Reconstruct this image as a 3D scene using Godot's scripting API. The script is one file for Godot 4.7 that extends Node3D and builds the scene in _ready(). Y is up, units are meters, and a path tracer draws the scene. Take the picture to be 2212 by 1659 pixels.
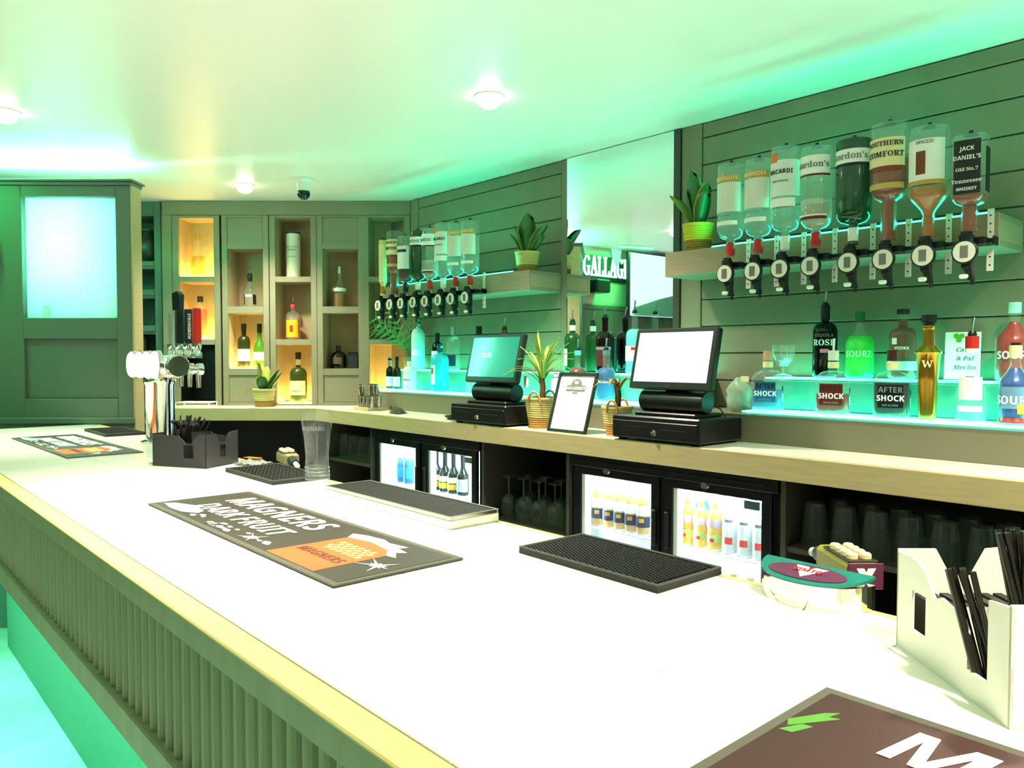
extends Node3D
# A bar: fluted front counter, back bar with two lit tiers of bottles, optics on floating shelves, a diagonal niche cabinet.

const YAW := 48.35            # the camera's heading, also the turn of the diagonal furniture
const BAR := 1.07             # top of the front bar
const BACK := 1.10            # top of the back counter
const TIER1 := 1.222
const TIER2 := 1.345
const CEIL := 2.438
const SHELF0 := 1.755
const SHELF1 := 1.855
const FONT_SIZE := 48

var M := {}
var used := {}
var fonts := {}
var diag := Transform3D(Basis(Vector3.UP, deg_to_rad(YAW)), Vector3.ZERO)

# ---------------------------------------------------------------- materials
func mat(key: String, col: Color, rough := 0.6, metal := 0.0) -> StandardMaterial3D:
	if M.has(key):
		return M[key]
	var m := StandardMaterial3D.new()
	m.resource_name = key
	m.albedo_color = col
	m.roughness = rough
	m.metallic = metal
	M[key] = m
	return m

func glow(key: String, col: Color, power: float) -> StandardMaterial3D:
	var m := mat(key, Color(0.8, 0.8, 0.8), 0.5)
	m.emission_enabled = true
	m.emission = col
	m.emission_energy_multiplier = power
	return m

func screen(key: String, col: Color, power: float) -> StandardMaterial3D:
	var m := glow(key, col, power)
	m.albedo_color = Color(0.03, 0.03, 0.035)
	m.roughness = 0.15
	return m

func pane(key: String, col: Color, alpha: float) -> StandardMaterial3D:
	var m := mat(key, Color(col.r, col.g, col.b, alpha), 0.03)
	m.transparency = BaseMaterial3D.TRANSPARENCY_ALPHA
	return m

func liquid(key: String, col: Color, alpha: float) -> StandardMaterial3D:
	var m := mat(key, Color(col.r, col.g, col.b, alpha), 0.3)
	m.transparency = BaseMaterial3D.TRANSPARENCY_ALPHA
	return m

func noisy(m: StandardMaterial3D, dark: float, freq: float, scale: Vector3, seed_number: int) -> StandardMaterial3D:
	var n := FastNoiseLite.new()
	n.seed = seed_number
	n.frequency = freq
	n.fractal_octaves = 4
	var t := NoiseTexture2D.new()
	t.width = 512
	t.height = 512
	t.seamless = true
	t.noise = n
	var g := Gradient.new()
	g.set_color(0, Color(dark, dark, dark))
	g.set_color(1, Color(1, 1, 1))
	t.color_ramp = g
	m.albedo_texture = t
	m.uv1_triplanar = true
	m.uv1_world_triplanar = true
	m.uv1_scale = scale
	return m

# ---------------------------------------------------------------- nodes
func numbered(called: String) -> String:
	if not used.has(called):
		used[called] = 0
		return called
	used[called] += 1
	return "%s_%03d" % [called, used[called]]

func tag(o: Node3D, label: String, category: String, group := "") -> Node3D:
	o.set_meta("label", label)
	o.set_meta("category", category)
	if group != "":
		o.set_meta("group", group)
	return o

func thing(called: String, label: String, category: String, at := Vector3.ZERO, turn := 0.0, group := "") -> Node3D:
	var o := Node3D.new()
	o.name = numbered(called)
	add_child(o)
	o.position = at
	o.rotation_degrees.y = turn
	return tag(o, label, category, group)

func part(called: String, st: SurfaceTool, m: Material, parent: Node3D) -> MeshInstance3D:
	st.generate_normals()
	return part_mesh(called, st.commit(), m, parent)

func part_mesh(called: String, mesh: Mesh, m: Material, parent: Node3D) -> MeshInstance3D:
	var o := MeshInstance3D.new()
	o.name = called
	o.mesh = mesh
	o.material_override = m
	o.cast_shadow = GeometryInstance3D.SHADOW_CASTING_SETTING_ON
	parent.add_child(o, true)
	return o

func single(called: String, st: SurfaceTool, m: Material, label: String, category: String, group := "") -> MeshInstance3D:
	st.generate_normals()
	var o := MeshInstance3D.new()
	o.name = numbered(called)
	o.mesh = st.commit()
	o.material_override = m
	add_child(o)
	tag(o, label, category, group)
	return o

func structure(called: String, st: SurfaceTool, m: Material) -> MeshInstance3D:
	var o := part(called, st, m, self)
	o.set_meta("kind", "structure")
	return o

# ---------------------------------------------------------------- shapes
func mk() -> SurfaceTool:
	var st := SurfaceTool.new()
	st.begin(Mesh.PRIMITIVE_TRIANGLES)
	return st

func tri(st: SurfaceTool, a: Vector3, b: Vector3, c: Vector3) -> void:
	st.add_vertex(a); st.add_vertex(b); st.add_vertex(c)

func quad(st: SurfaceTool, a: Vector3, b: Vector3, c: Vector3, d: Vector3) -> void:
	tri(st, a, b, c); tri(st, a, c, d)

# a box with chamfered edges, placed by a transform
func box(st: SurfaceTool, c: Vector3, s: Vector3, bev := 0.0, t := Transform3D.IDENTITY) -> SurfaceTool:
	st.set_smooth_group(-1)
	var h := s * 0.5
	var b := minf(bev, minf(h.x, minf(h.y, h.z)) * 0.9)
	var corner := func(sx: float, sy: float, sz: float, ax: int) -> Vector3:
		var v := Vector3(sx * (h.x - b), sy * (h.y - b), sz * (h.z - b))
		v[ax] = [sx, sy, sz][ax] * h[ax]
		return t * (c + v)
	for ax in 3:
		for sg in [-1.0, 1.0]:
			var p := []
			for q in [[-1.0, -1.0], [1.0, -1.0], [1.0, 1.0], [-1.0, 1.0]]:
				var e := [0.0, 0.0, 0.0]
				e[ax] = sg; e[(ax + 1) % 3] = q[0]; e[(ax + 2) % 3] = q[1]
				p.append(corner.call(e[0], e[1], e[2], ax))
			if sg < 0:
				quad(st, p[0], p[1], p[2], p[3])
			else:
				quad(st, p[3], p[2], p[1], p[0])
	if b > 0.0:
		for ax in 3:
			var u := (ax + 1) % 3
			var w := (ax + 2) % 3
			for su in [-1.0, 1.0]:
				for sw in [-1.0, 1.0]:
					var e0 := [0.0, 0.0, 0.0]
					e0[u] = su; e0[w] = sw
					var e1 := e0.duplicate()
					e0[ax] = -1.0; e1[ax] = 1.0
					var q := [corner.call(e0[0], e0[1], e0[2], u), corner.call(e1[0], e1[1], e1[2], u), corner.call(e1[0], e1[1], e1[2], w), corner.call(e0[0], e0[1], e0[2], w)]
					if su * sw > 0:
						quad(st, q[3], q[2], q[1], q[0])
					else:
						quad(st, q[0], q[1], q[2], q[3])
		for sx in [-1.0, 1.0]:
			for sy in [-1.0, 1.0]:
				for sz in [-1.0, 1.0]:
					var q := [corner.call(sx, sy, sz, 0), corner.call(sx, sy, sz, 1), corner.call(sx, sy, sz, 2)]
					if sx * sy * sz > 0:
						tri(st, q[0], q[2], q[1])
					else:
						tri(st, q[0], q[1], q[2])
	return st

func bx(x0: float, x1: float, y0: float, y1: float, z0: float, z1: float, bev := 0.0) -> SurfaceTool:
	return box(mk(), Vector3((x0 + x1) / 2, (y0 + y1) / 2, (z0 + z1) / 2), Vector3(absf(x1 - x0), absf(y1 - y0), absf(z1 - z0)), bev)

func addb(st: SurfaceTool, x0: float, x1: float, y0: float, y1: float, z0: float, z1: float, bev := 0.0) -> SurfaceTool:
	return box(st, Vector3((x0 + x1) / 2, (y0 + y1) / 2, (z0 + z1) / 2), Vector3(absf(x1 - x0), absf(y1 - y0), absf(z1 - z0)), bev)

# how far a rounded square of unit half width reaches at an angle (n 2: a circle)
func reach(a: float, n: float) -> float:
	if n <= 2.0:
		return 1.0
	return pow(pow(absf(cos(a)), n) + pow(absf(sin(a)), n), -1.0 / n)

# profile: [radius, height] pairs from the bottom up, turned about Y
func lathe(st: SurfaceTool, prof: Array, seg := 20, n := 2.0, sx := 1.0, sz := 1.0, t := Transform3D.IDENTITY) -> SurfaceTool:
	var group := 1
	for i in prof.size() - 1:
		var d1 := Vector2(prof[i + 1][0] - prof[i][0], prof[i + 1][1] - prof[i][1])
		if i > 0:
			var d0 := Vector2(prof[i][0] - prof[i - 1][0], prof[i][1] - prof[i - 1][1])
			if absf(d0.angle_to(d1)) > 0.7:
				group += 1
		st.set_smooth_group(group)
		for k in seg:
			var a0 := TAU * k / seg
			var a1 := TAU * (k + 1) / seg
			var m0 := reach(a0, n)
			var m1 := reach(a1, n)
			var p := t * Vector3(sin(a0) * m0 * prof[i][0] * sx, prof[i][1], cos(a0) * m0 * prof[i][0] * sz)
			var q := t * Vector3(sin(a1) * m1 * prof[i][0] * sx, prof[i][1], cos(a1) * m1 * prof[i][0] * sz)
			var r := t * Vector3(sin(a1) * m1 * prof[i + 1][0] * sx, prof[i + 1][1], cos(a1) * m1 * prof[i + 1][0] * sz)
			var s := t * Vector3(sin(a0) * m0 * prof[i + 1][0] * sx, prof[i + 1][1], cos(a0) * m0 * prof[i + 1][0] * sz)
			if prof[i][0] > 1e-5:
				tri(st, p, r, q)
			if prof[i + 1][0] > 1e-5:
				tri(st, p, s, r)
	return st

func rod(st: SurfaceTool, a: Vector3, b: Vector3, r: float, seg := 10, r2 := -1.0) -> SurfaceTool:
	var d := b - a
	var t := Transform3D(Basis(Quaternion(Vector3.UP, d.normalized())), a)
	if r2 < 0:
		r2 = r
	return lathe(st, [[0.0, 0.0], [r, 0.0], [r2, d.length()], [0.0, d.length()]], seg, 2.0, 1.0, 1.0, t)

func tube(st: SurfaceTool, pts: Array, r: float, seg := 8, closed := false) -> SurfaceTool:
	st.set_smooth_group(1)
	var n := pts.size()
	var rings := []
	var side := Vector3.UP
	for i in n:
		var d: Vector3 = (pts[(i + 1) % n] - pts[(i - 1 + n) % n]) if closed or (i > 0 and i < n - 1) else (pts[1] - pts[0] if i == 0 else pts[n - 1] - pts[n - 2])
		d = d.normalized()
		if i == 0:
			side = d.cross(Vector3(0.31, 0.87, 0.38)).normalized()
		else:
			side = (side - d * side.dot(d)).normalized()
		var up := d.cross(side)
		var ring := []
		for k in seg:
			var a := TAU * k / seg
			ring.append(pts[i] + (side * cos(a) + up * sin(a)) * r)
		rings.append(ring)
	for i in (n if closed else n - 1):
		var p: Array = rings[i]
		var q: Array = rings[(i + 1) % n]
		for k in seg:
			var l := (k + 1) % seg
			quad(st, p[k], p[l], q[l], q[k])
	return st

# an outline in XY given depth along Z (0 to -depth), placed by a transform
func prism(st: SurfaceTool, poly: Array, depth: float, t := Transform3D.IDENTITY) -> SurfaceTool:
	st.set_smooth_group(-1)
	var pl := PackedVector2Array(poly)
	if Geometry2D.is_polygon_clockwise(pl):
		pl.reverse()
	var ix := Geometry2D.triangulate_polygon(pl)
	for i in range(0, ix.size(), 3):
		var a := pl[ix[i]]
		var b := pl[ix[i + 1]]
		var c := pl[ix[i + 2]]
		if (b - a).cross(c - a) > 0:
			var s := b
			b = c
			c = s
		tri(st, t * Vector3(a.x, a.y, 0), t * Vector3(b.x, b.y, 0), t * Vector3(c.x, c.y, 0))
		if depth > 0:
			tri(st, t * Vector3(a.x, a.y, -depth), t * Vector3(c.x, c.y, -depth), t * Vector3(b.x, b.y, -depth))
	if depth > 0:
		for i in pl.size():
			var a := pl[i]
			var b := pl[(i + 1) % pl.size()]
			quad(st, t * Vector3(a.x, a.y, 0), t * Vector3(a.x, a.y, -depth), t * Vector3(b.x, b.y, -depth), t * Vector3(b.x, b.y, 0))
	return st

# raised lettering: every vertex of the text goes through the callable
func letters(st: SurfaceTool, text: String, height: float, bend: Callable, serif := false, depth := 0.0008) -> SurfaceTool:
	var key := "Droid Serif" if serif else "Droid Sans"
	if not fonts.has(key):
		var f := SystemFont.new()
		f.font_names = PackedStringArray([key])
		f.font_weight = 700
		fonts[key] = f
	var tm := TextMesh.new()
	tm.font = fonts[key]
	tm.text = text
	tm.font_size = FONT_SIZE
	tm.pixel_size = height / (FONT_SIZE * 0.714)
	tm.depth = depth
	tm.curve_step = 4.0
	var arr := tm.get_mesh_arrays()
	st.set_smooth_group(-1)
	var v: PackedVector3Array = arr[Mesh.ARRAY_VERTEX]
	var ix: PackedInt32Array = arr[Mesh.ARRAY_INDEX]
	for i in ix:
		st.add_vertex(bend.call(v[i]))
	return st

func area(called: String, at: Vector3, turn: Vector3, size: Vector2, col: Color, energy: float, parent: Node3D = self) -> void:
	var l := AreaLight3D.new()
	l.name = called
	l.area_size = size
	l.light_color = col
	l.light_energy = energy
	l.area_range = 14.0
	l.shadow_enabled = true
	parent.add_child(l, true)
	l.position = at
	l.rotation_degrees = turn

func spot(called: String, at: Vector3, col: Color, energy: float, angle: float, size: float, parent: Node3D = self) -> void:
	var l := SpotLight3D.new()
	l.name = called
	l.light_color = col
	l.light_energy = energy
	l.spot_range = 14.0
	l.spot_attenuation = 2.0
	l.spot_angle = angle
	l.spot_angle_attenuation = 0.8
	l.light_size = size
	l.shadow_enabled = true
	parent.add_child(l, true)
	l.position = at
	l.rotation_degrees.x = -90

func omni(called: String, at: Vector3, col: Color, energy: float, size: float, parent: Node3D = self) -> void:
	var l := OmniLight3D.new()
	l.name = called
	l.light_color = col
	l.light_energy = energy
	l.omni_range = 14.0
	l.omni_attenuation = 2.0
	l.light_size = size
	l.shadow_enabled = true
	parent.add_child(l, true)
	l.position = at

# ---------------------------------------------------------------- the scene
const WARM := Color(1.0, 0.945, 0.86)
const CYAN := Color(0.0, 1.0, 0.76)
const GREEN := Color(0.02, 1.0, 0.42)

func _ready() -> void:
	var cam := Camera3D.new()
	cam.name = "camera"
	cam.fov = 52.5
	cam.near = 0.02
	cam.position = Vector3(0, 1.42, 0)
	cam.rotation_degrees = Vector3(-2.0, YAW, 0)
	add_child(cam)
	cam.current = true
	var env := Environment.new()
	env.background_mode = Environment.BG_COLOR
	env.background_color = Color(0, 0, 0)
	env.tonemap_mode = Environment.TONE_MAPPER_LINEAR
	env.tonemap_exposure = 1.0
	env.sdfgi_enabled = true
	env.ssao_enabled = true
	env.ssil_enabled = true
	var we := WorldEnvironment.new()
	we.name = "environment"
	we.environment = env
	add_child(we)
	materials()
	room()
	lamps()
	back_wall()
	front_bar()
	back_bar()
	cabinet()
	fridges()
	optics()
	tier_bottles()
	niche_bottles()
	fridge_bottles()
	rack_glasses()
	back_counter_things()
	plants()
	bar_things()
	print("done")

func materials() -> void:
	noisy(mat("paint_taupe", Color(0.51, 0.48, 0.385), 0.55), 0.93, 0.01, Vector3(1, 1, 1), 3)
	noisy(mat("paint_olive", Color(0.61, 0.62, 0.50), 0.55), 0.9, 0.012, Vector3(3, 0.4, 3), 4)
	mat("paint_green", Color(0.35, 0.41, 0.37), 0.5)
	mat("paint_kick", Color(0.38, 0.54, 0.47), 0.4)
	mat("paint_ceiling", Color(0.93, 0.92, 0.89), 0.35)
	mat("paint_plain", Color(0.72, 0.72, 0.66), 0.7)
	mat("dado", Color(0.36, 0.40, 0.36), 0.5)
	noisy(mat("floor_tile", Color(0.86, 0.88, 0.86), 0.25), 0.8, 0.006, Vector3(0.6, 0.6, 0.6), 8)
	noisy(mat("wood_lip", Color(0.86, 0.80, 0.52), 0.5), 0.9, 0.02, Vector3(0.5, 6, 6), 5)
	noisy(mat("wood_edge", Color(0.74, 0.67, 0.49), 0.5), 0.92, 0.02, Vector3(0.5, 6, 6), 6)
	noisy(mat("wood_niche", Color(0.80, 0.70, 0.50), 0.5), 0.85, 0.03, Vector3(8, 1, 8), 7)
	noisy(mat("shelf_wood", Color(0.60, 0.54, 0.42), 0.5), 0.9, 0.02, Vector3(0.5, 6, 6), 15)
	mat("tile_white", Color(0.95, 0.94, 0.91), 0.16)
	mat("tile_cream", Color(0.92, 0.90, 0.83), 0.3)
	mat("grout", Color(0.50, 0.48, 0.43), 0.8)
	mat("mirror_silver", Color(0.93, 0.95, 0.94), 0.015, 1.0)
	mat("chrome", Color(0.86, 0.86, 0.84), 0.08, 1.0)
	mat("steel", Color(0.72, 0.72, 0.70), 0.25, 1.0)
	mat("black_plastic", Color(0.055, 0.055, 0.06), 0.35)
	mat("black_rubber", Color(0.10, 0.10, 0.10), 0.6)
	mat("black_frame", Color(0.07, 0.07, 0.075), 0.4)
	mat("black_cabinet", Color(0.045, 0.05, 0.055), 0.3)
	mat("dark_shelf", Color(0.24, 0.22, 0.18), 0.6)
	mat("white_plastic", Color(0.92, 0.92, 0.88), 0.3)
	mat("white_paper", Color(0.95, 0.95, 0.93), 0.7)
	mat("white_ink", Color(0.96, 0.96, 0.94), 0.6)
	mat("black_ink", Color(0.05, 0.05, 0.05), 0.6)
	mat("grey_ink", Color(0.45, 0.46, 0.47), 0.6)
	mat("red_ink", Color(0.75, 0.10, 0.08), 0.5)
	mat("pink_ink", Color(0.93, 0.45, 0.60), 0.5)
	mat("gold_ink", Color(0.78, 0.58, 0.20), 0.4)
	mat("cream_paper", Color(0.92, 0.86, 0.66), 0.7)
	mat("yellow_paper", Color(0.95, 0.78, 0.15), 0.6)
	mat("orange_paper", Color(0.94, 0.45, 0.12), 0.6)
	mat("navy_paper", Color(0.08, 0.11, 0.25), 0.6)
	mat("green_paper", Color(0.78, 0.96, 0.82), 0.6)
	pane("clear_glass", Color(0.85, 0.95, 0.92), 0.05)
	pane("thin_glass", Color(0.9, 0.97, 0.95), 0.03)
	pane("door_glass", Color(0.8, 0.9, 0.95), 0.015)

# ---------------------------------------------------------------- setting
func room() -> void:
	structure("floor", bx(-7.2, 3.2, -0.12, 0.0, -4.2, 4.2), M["floor_tile"])
	structure("ceiling", bx(-7.2, 3.2, CEIL, CEIL + 0.12, -4.2, 4.2), M["paint_ceiling"])
	structure("wall_back", bx(-4.6, 3.2, 0, CEIL, -3.06, -2.93), M["paint_taupe"])
	structure("wall_right", bx(2.7, 2.82, 0, CEIL, -3.0, 4.1), M["paint_plain"])
	structure("wall_front", bx(-7.1, 2.8, 0, CEIL, 3.9, 4.02), M["paint_plain"])
	structure("wall_far", bx(-7.1, -6.98, 0, CEIL, -1.2, 4.0), M["paint_plain"])
	var st := mk()
	box(st, Vector3(-2.2, CEIL / 2, -5.58), Vector3(4.2, CEIL, 0.1), 0.0, diag)
	structure("wall_corner", st, M["paint_plain"])
	# the customers' side wall, seen in the mirror
	structure("wall_left", bx(-5.02, -4.90, 0, CEIL, -0.60, 3.9), M["paint_plain"])
	var dado := structure("trim_1", bx(-4.90, -4.875, 1.86, 1.90, -0.60, 3.9, 0.006), M["dado"])
	var base := bx(-4.90, -4.885, 0.02, 1.86, -0.60, 3.9)
	part("backing", base, M["dado"], dado)
	for k in 30:
		part("panel_board", bx(-4.886, -4.876, 0.04, 1.85, -0.59 + k * 0.15, -0.59 + k * 0.15 + 0.142, 0.003), M["dado"], dado)

	# lettering sign and emblem on that wall
	var sg := thing("wall_sign", "glowing white letter sign under a heart-shaped emblem, seen in the mirror", "sign", Vector3(-4.885, 2.255, -0.52))
	var lit := glow("sign_light", Color(0.75, 1.0, 0.95), 2.2)
	st = mk()
	letters(st, "GALLAGHER'S", 0.185, func(v: Vector3) -> Vector3: return Vector3(v.z + 0.004, v.y, v.x * 0.50 + 0.42), true, 0.012)
	part("sign_letters", st, lit, sg)
	st = mk()
	prism(st, [Vector2(-0.07, 0.10), Vector2(-0.035, 0.125), Vector2(0, 0.10), Vector2(0.035, 0.125), Vector2(0.07, 0.10), Vector2(0.045, -0.02), Vector2(0, -0.09), Vector2(-0.045, -0.02)], 0.012, Transform3D(Basis(Vector3.UP, PI / 2), Vector3(0.014, 0.085, 0.40)))
	part("sign_emblem", st, glow("emblem_light", Color(0.6, 0.95, 0.88), 0.6), sg)
	part("backing_board", bx(-0.012, 0.0, -0.13, 0.10, -0.06, 1.0, 0.003), mat("sign_board", Color(0.10, 0.14, 0.13), 0.5), sg)
	# television
	var tv := thing("television", "wall television with a bright picture, reflected in the mirror", "television", Vector3(-4.74, 2.10, 0.44))
	part("case", bx(-0.025, 0.02, -0.31, 0.31, -0.56, 0.56, 0.008), M["black_plastic"], tv)
	part("bracket", bx(-0.14, -0.025, -0.1, 0.1, -0.15, 0.15, 0.005), M["black_frame"], tv)
	part("screen", bx(0.02, 0.022, -0.295, 0.295, -0.545, 0.545), screen("tv_screen", Color(0.86, 0.96, 1.0), 1.3), tv)
	part("screen_picture", prism(mk(), [Vector2(-0.50, -0.29), Vector2(0.5, -0.29), Vector2(0.5, -0.22), Vector2(0.1, -0.12), Vector2(-0.5, 0.0)], 0.002, Transform3D(Basis(Vector3.UP, PI / 2), Vector3(0.0245, 0, 0))), mat("tv_grey", Color(0.42, 0.55, 0.56), 0.4), tv)
	# loudspeaker beside the sign
	var sp := thing("loudspeaker", "small dark loudspeaker by the glowing sign, seen in the mirror", "speaker", Vector3(-4.80, 2.02, -0.50))
	part("case", bx(-0.09, 0.08, -0.02, 0.1, -0.07, 0.12, 0.01), M["black_plastic"], sp)
	part("grille", bx(0.08, 0.088, -0.01, 0.09, -0.06, 0.11, 0.004), M["black_rubber"], sp)

	# the pillar screen at the end of the bar with its lit frosted pane
	var col := thing("pillar_screen", "green-lit panelled pillar with a bright frosted glass pane at the bar end", "pillar", diag * Vector3(0, 0, -4.03), YAW)
	var fr := M["paint_green"] as Material
	st = mk()
	addb(st, -2.80, -2.525, 0, 2.30, -0.10, 0, 0.003)
	addb(st, -2.04, -1.962, 0, 2.30, -0.10, 0, 0.003)
	addb(st, -2.525, -2.04, 2.243, 2.30, -0.10, 0, 0.003)
	addb(st, -2.525, -2.04, 1.513, 1.621, -0.10, 0, 0.003)
	addb(st, -2.525, -2.04, 0, 1.202, -0.10, 0, 0.003)
	part("frame", st, fr, col)
	part("lower_panel", bx(-2.525, -2.04, 1.202, 1.513, -0.09, -0.022, 0.002), fr, col)
	part("skirting", bx(-2.80, -1.955, 1.072, 1.105, 0.0, 0.012, 0.004), fr, col)
	st = mk()
	addb(st, -2.82, -1.95, 2.30, 2.318, -0.115, 0.012, 0.004)
	addb(st, -2.83, -1.94, 2.318, 2.33, -0.125, 0.022, 0.004)
	part("cornice", st, fr, col)
	part("side_board", bx(-1.962, -1.952, 0, 2.30, -0.10, 0.0, 0.002), M["wood_edge"], col)
	var frost := mat("frosted_pane", Color(0.95, 1.0, 0.98), 0.6)
	frost.backlight_enabled = true
	frost.backlight = Color(1, 1, 1)
	var fn := FastNoiseLite.new()
	fn.noise_type = FastNoiseLite.TYPE_CELLULAR
	fn.frequency = 0.06
	fn.seed = 11
	var ft := NoiseTexture2D.new()
	ft.width = 512; ft.height = 512; ft.noise = fn; ft.as_normal_map = true; ft.bump_strength = 9.0; ft.seamless = true
	var fc := NoiseTexture2D.new()
	fc.width = 512; fc.height = 512; fc.noise = fn; fc.seamless = true
	var fg := Gradient.new()
	fg.set_color(0, Color(0.78, 0.86, 0.83))
	fg.set_color(1, Color(1, 1, 1))
	fc.color_ramp = fg
	frost.albedo_texture = fc
	frost.normal_enabled = true
	frost.normal_texture = ft
	frost.normal_scale = 1.2
	frost.uv1_triplanar = true
	frost.uv1_scale = Vector3(3, 3, 3)
	part("window_pane", bx(-2.525, -2.04, 1.621, 2.243, -0.045, -0.038), frost, col)
	st = mk()
	addb(st, -2.44, -2.40, 1.63, 1.69, -0.036, -0.032)
	var sk := mat("sticker", Color(0.85, 1.0, 0.97), 0.5)
	sk.backlight_enabled = true
	sk.backlight = Color(1, 1, 1)
	part("sticker", st, sk, col)
	# lamp behind the pane
	var lb := thing("pane_lamp", "lamp hidden behind the frosted pane of the pillar", "lamp", diag * Vector3(0, 0, -4.03), YAW)
	part("lamp_tray", bx(-2.53, -2.16, 1.78, 2.25, -0.22, -0.20, 0.003), M["white_plastic"], lb)
	part("lamp_face", bx(-2.51, -2.18, 1.80, 2.23, -0.20, -0.196), glow("pane_light", Color(0.55, 1.0, 0.9), 1.5), lb)
	area("pane_light", Vector3(-2.36, 2.02, -0.18), Vector3(0, 180, 0), Vector2(0.30, 0.42), Color(0.55, 1.0, 0.88), 6.0, lb)
	# strip light lying on the pillar's cornice
	led_strip("led strip on top of the pillar cornice washing the ceiling", diag * Vector3(-2.40, 2.331, -4.07), YAW, 0.8, Color(0.30, 1.0, 0.80), 0.38)
	led_strip("led strip along the back edge of the pillar top", diag * Vector3(-2.40, 2.331, -4.135), YAW, 0.8, Color(0.55, 1.0, 0.85), 0.7)
	led_strip("green led strip on the ceiling left of the pillar out of view", diag * Vector3(-2.95, CEIL - 0.012, -3.55), YAW + 60, 0.35, GREEN, 1.6, true)
	led_strip("green led strip on the back of the pillar facing the bookcase", diag * Vector3(-2.40, 2.288, -4.143), YAW, 0.7, GREEN, 1.6, true)

	# open bookcase behind the pillar
	var bc := thing("open_bookcase", "green-lit open bookcase behind the pillar with pale shelves", "bookcase", diag * Vector3(0, 0, -5.15), YAW)
	part("side", bx(-2.355, -2.309, 0, CEIL, -0.30, 0, 0.003), fr, bc)
	part("side", bx(-3.40, -3.36, 0, CEIL, -0.30, 0, 0.003), fr, bc)
	part("back", bx(-3.36, -2.355, 0, CEIL, -0.30, -0.285), M["dado"], bc)
	part("top_rail", bx(-3.36, -2.355, 2.345, CEIL, -0.28, 0, 0.003), fr, bc)
	for y in [[1.998, 2.05], [1.805, 1.866], [1.569, 1.627], [1.33, 1.38], [1.05, 1.10]]:
		var sh := part("shelf", bx(-3.36, -2.355, y[0], y[1], -0.285, -0.005, 0.003), fr, bc)
		part("lip", bx(-3.36, -2.355, y[0] + 0.018, y[1] - 0.012, -0.005, 0.006, 0.002), fr, sh)
	var vs := thing("round_vase", "dark round vase on the top shelf of the green bookcase", "vase", diag * Vector3(-2.445, 2.05, -5.25), YAW)
	part("body", lathe(mk(), [[0.0, 0], [0.05, 0], [0.085, 0.05], [0.095, 0.10], [0.08, 0.15], [0.05, 0.18], [0.045, 0.20], [0.05, 0.21], [0.04, 0.21], [0.0, 0.20]], 24), mat("vase_dark", Color(0.10, 0.17, 0.14), 0.35), vs)
	part("rim", lathe(mk(), [[0.045, 0.205], [0.054, 0.208], [0.054, 0.215], [0.045, 0.215]], 24), mat("vase_rim", Color(0.2, 0.3, 0.25), 0.3), vs)
	var hn := thing("horned_ornament", "dark horned figurine on the lower shelf of the green bookcase", "ornament", diag * Vector3(-2.47, 1.38, -5.22), YAW)
	part("body", lathe(mk(), [[0.0, 0], [0.045, 0], [0.04, 0.04], [0.03, 0.10], [0.04, 0.14], [0.03, 0.18], [0.0, 0.19]], 16), mat("ornament_dark", Color(0.10, 0.10, 0.07), 0.5), hn)
	for s in [-1.0, 1.0]:
		part("horn", tube(mk(), [Vector3(0.01 * s, 0.17, 0), Vector3(0.035 * s, 0.20, 0), Vector3(0.04 * s, 0.235, 0), Vector3(0.025 * s, 0.26, 0)], 0.006, 6), M["ornament_dark"], hn)
	# ceiling camera
	var cc := thing("ceiling_camera", "white dome security camera on the ceiling with a dark lens ball", "camera", Vector3(-4.16, CEIL, -2.10), YAW)
	part("mount", lathe(mk(), [[0.0, -0.022], [0.05, -0.022], [0.062, -0.008], [0.062, 0.0], [0.0, 0.0]], 24), M["white_plastic"], cc)
	part("neck", lathe(mk(), [[0.0, -0.07], [0.034, -0.07], [0.045, -0.02], [0.0, -0.02]], 20), M["white_plastic"], cc)
	var ball := part("lens_ball", lathe(mk(), [[0.0, -0.118], [0.018, -0.114], [0.032, -0.10], [0.037, -0.082], [0.033, -0.062], [0.0, -0.05]], 20), mat("lens_dark", Color(0.04, 0.10, 0.12), 0.06), cc)
	part("lens", lathe(mk(), [[0.0, -0.008], [0.014, -0.008], [0.014, 0.0], [0.0, 0.0]], 16, 2.0, 1.0, 1.0, Transform3D(Basis(Vector3.RIGHT, PI / 2), Vector3(0, -0.09, 0.037))), M["black_plastic"], ball)

func led_strip(label: String, at: Vector3, turn: float, length: float, col: Color, energy: float, down := false, width := 0.02, tilt := 0.0) -> void:
	var o := thing("led_strip", label, "strip light", at, turn)
	o.rotation_degrees.x = tilt
	part("channel", bx(-length / 2, length / 2, 0, 0.008, -width / 2, width / 2, 0.001), M["white_plastic"], o)
	var y := -0.003 if down else 0.008
	part("led_face", bx(-length / 2, length / 2, y, y + 0.003, -width / 2 + 0.002, width / 2 - 0.002), glow("led_%s" % col.to_html(), col.lerp(Color.WHITE, 0.4), 2.0), o)
	area("led_light", Vector3(0, -0.006 if down else 0.014, 0), Vector3(-90 if down else 90, 0, 0), Vector2(length, width), col, energy, o)

func downlight(label: String, x: float, z: float, energy: float, beam := 52.0) -> void:
	var o := thing("downlight", label, "ceiling lamp", Vector3(x, CEIL, z))
	part("trim_ring", lathe(mk(), [[0.05, 0.0], [0.05, -0.004], [0.057, -0.005], [0.060, -0.002], [0.060, 0.0]], 28), M["white_plastic"], o)
	part("lamp_face", lathe(mk(), [[0.0, -0.050], [0.022, -0.046], [0.038, -0.036], [0.047, -0.020], [0.05, 0.0]], 28), glow("lamp_face", Color(1.0, 0.98, 0.86), 14.0), o)
	spot("lamp_light", Vector3(0, -0.054, 0), WARM, energy, beam, 0.05, o)

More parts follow.
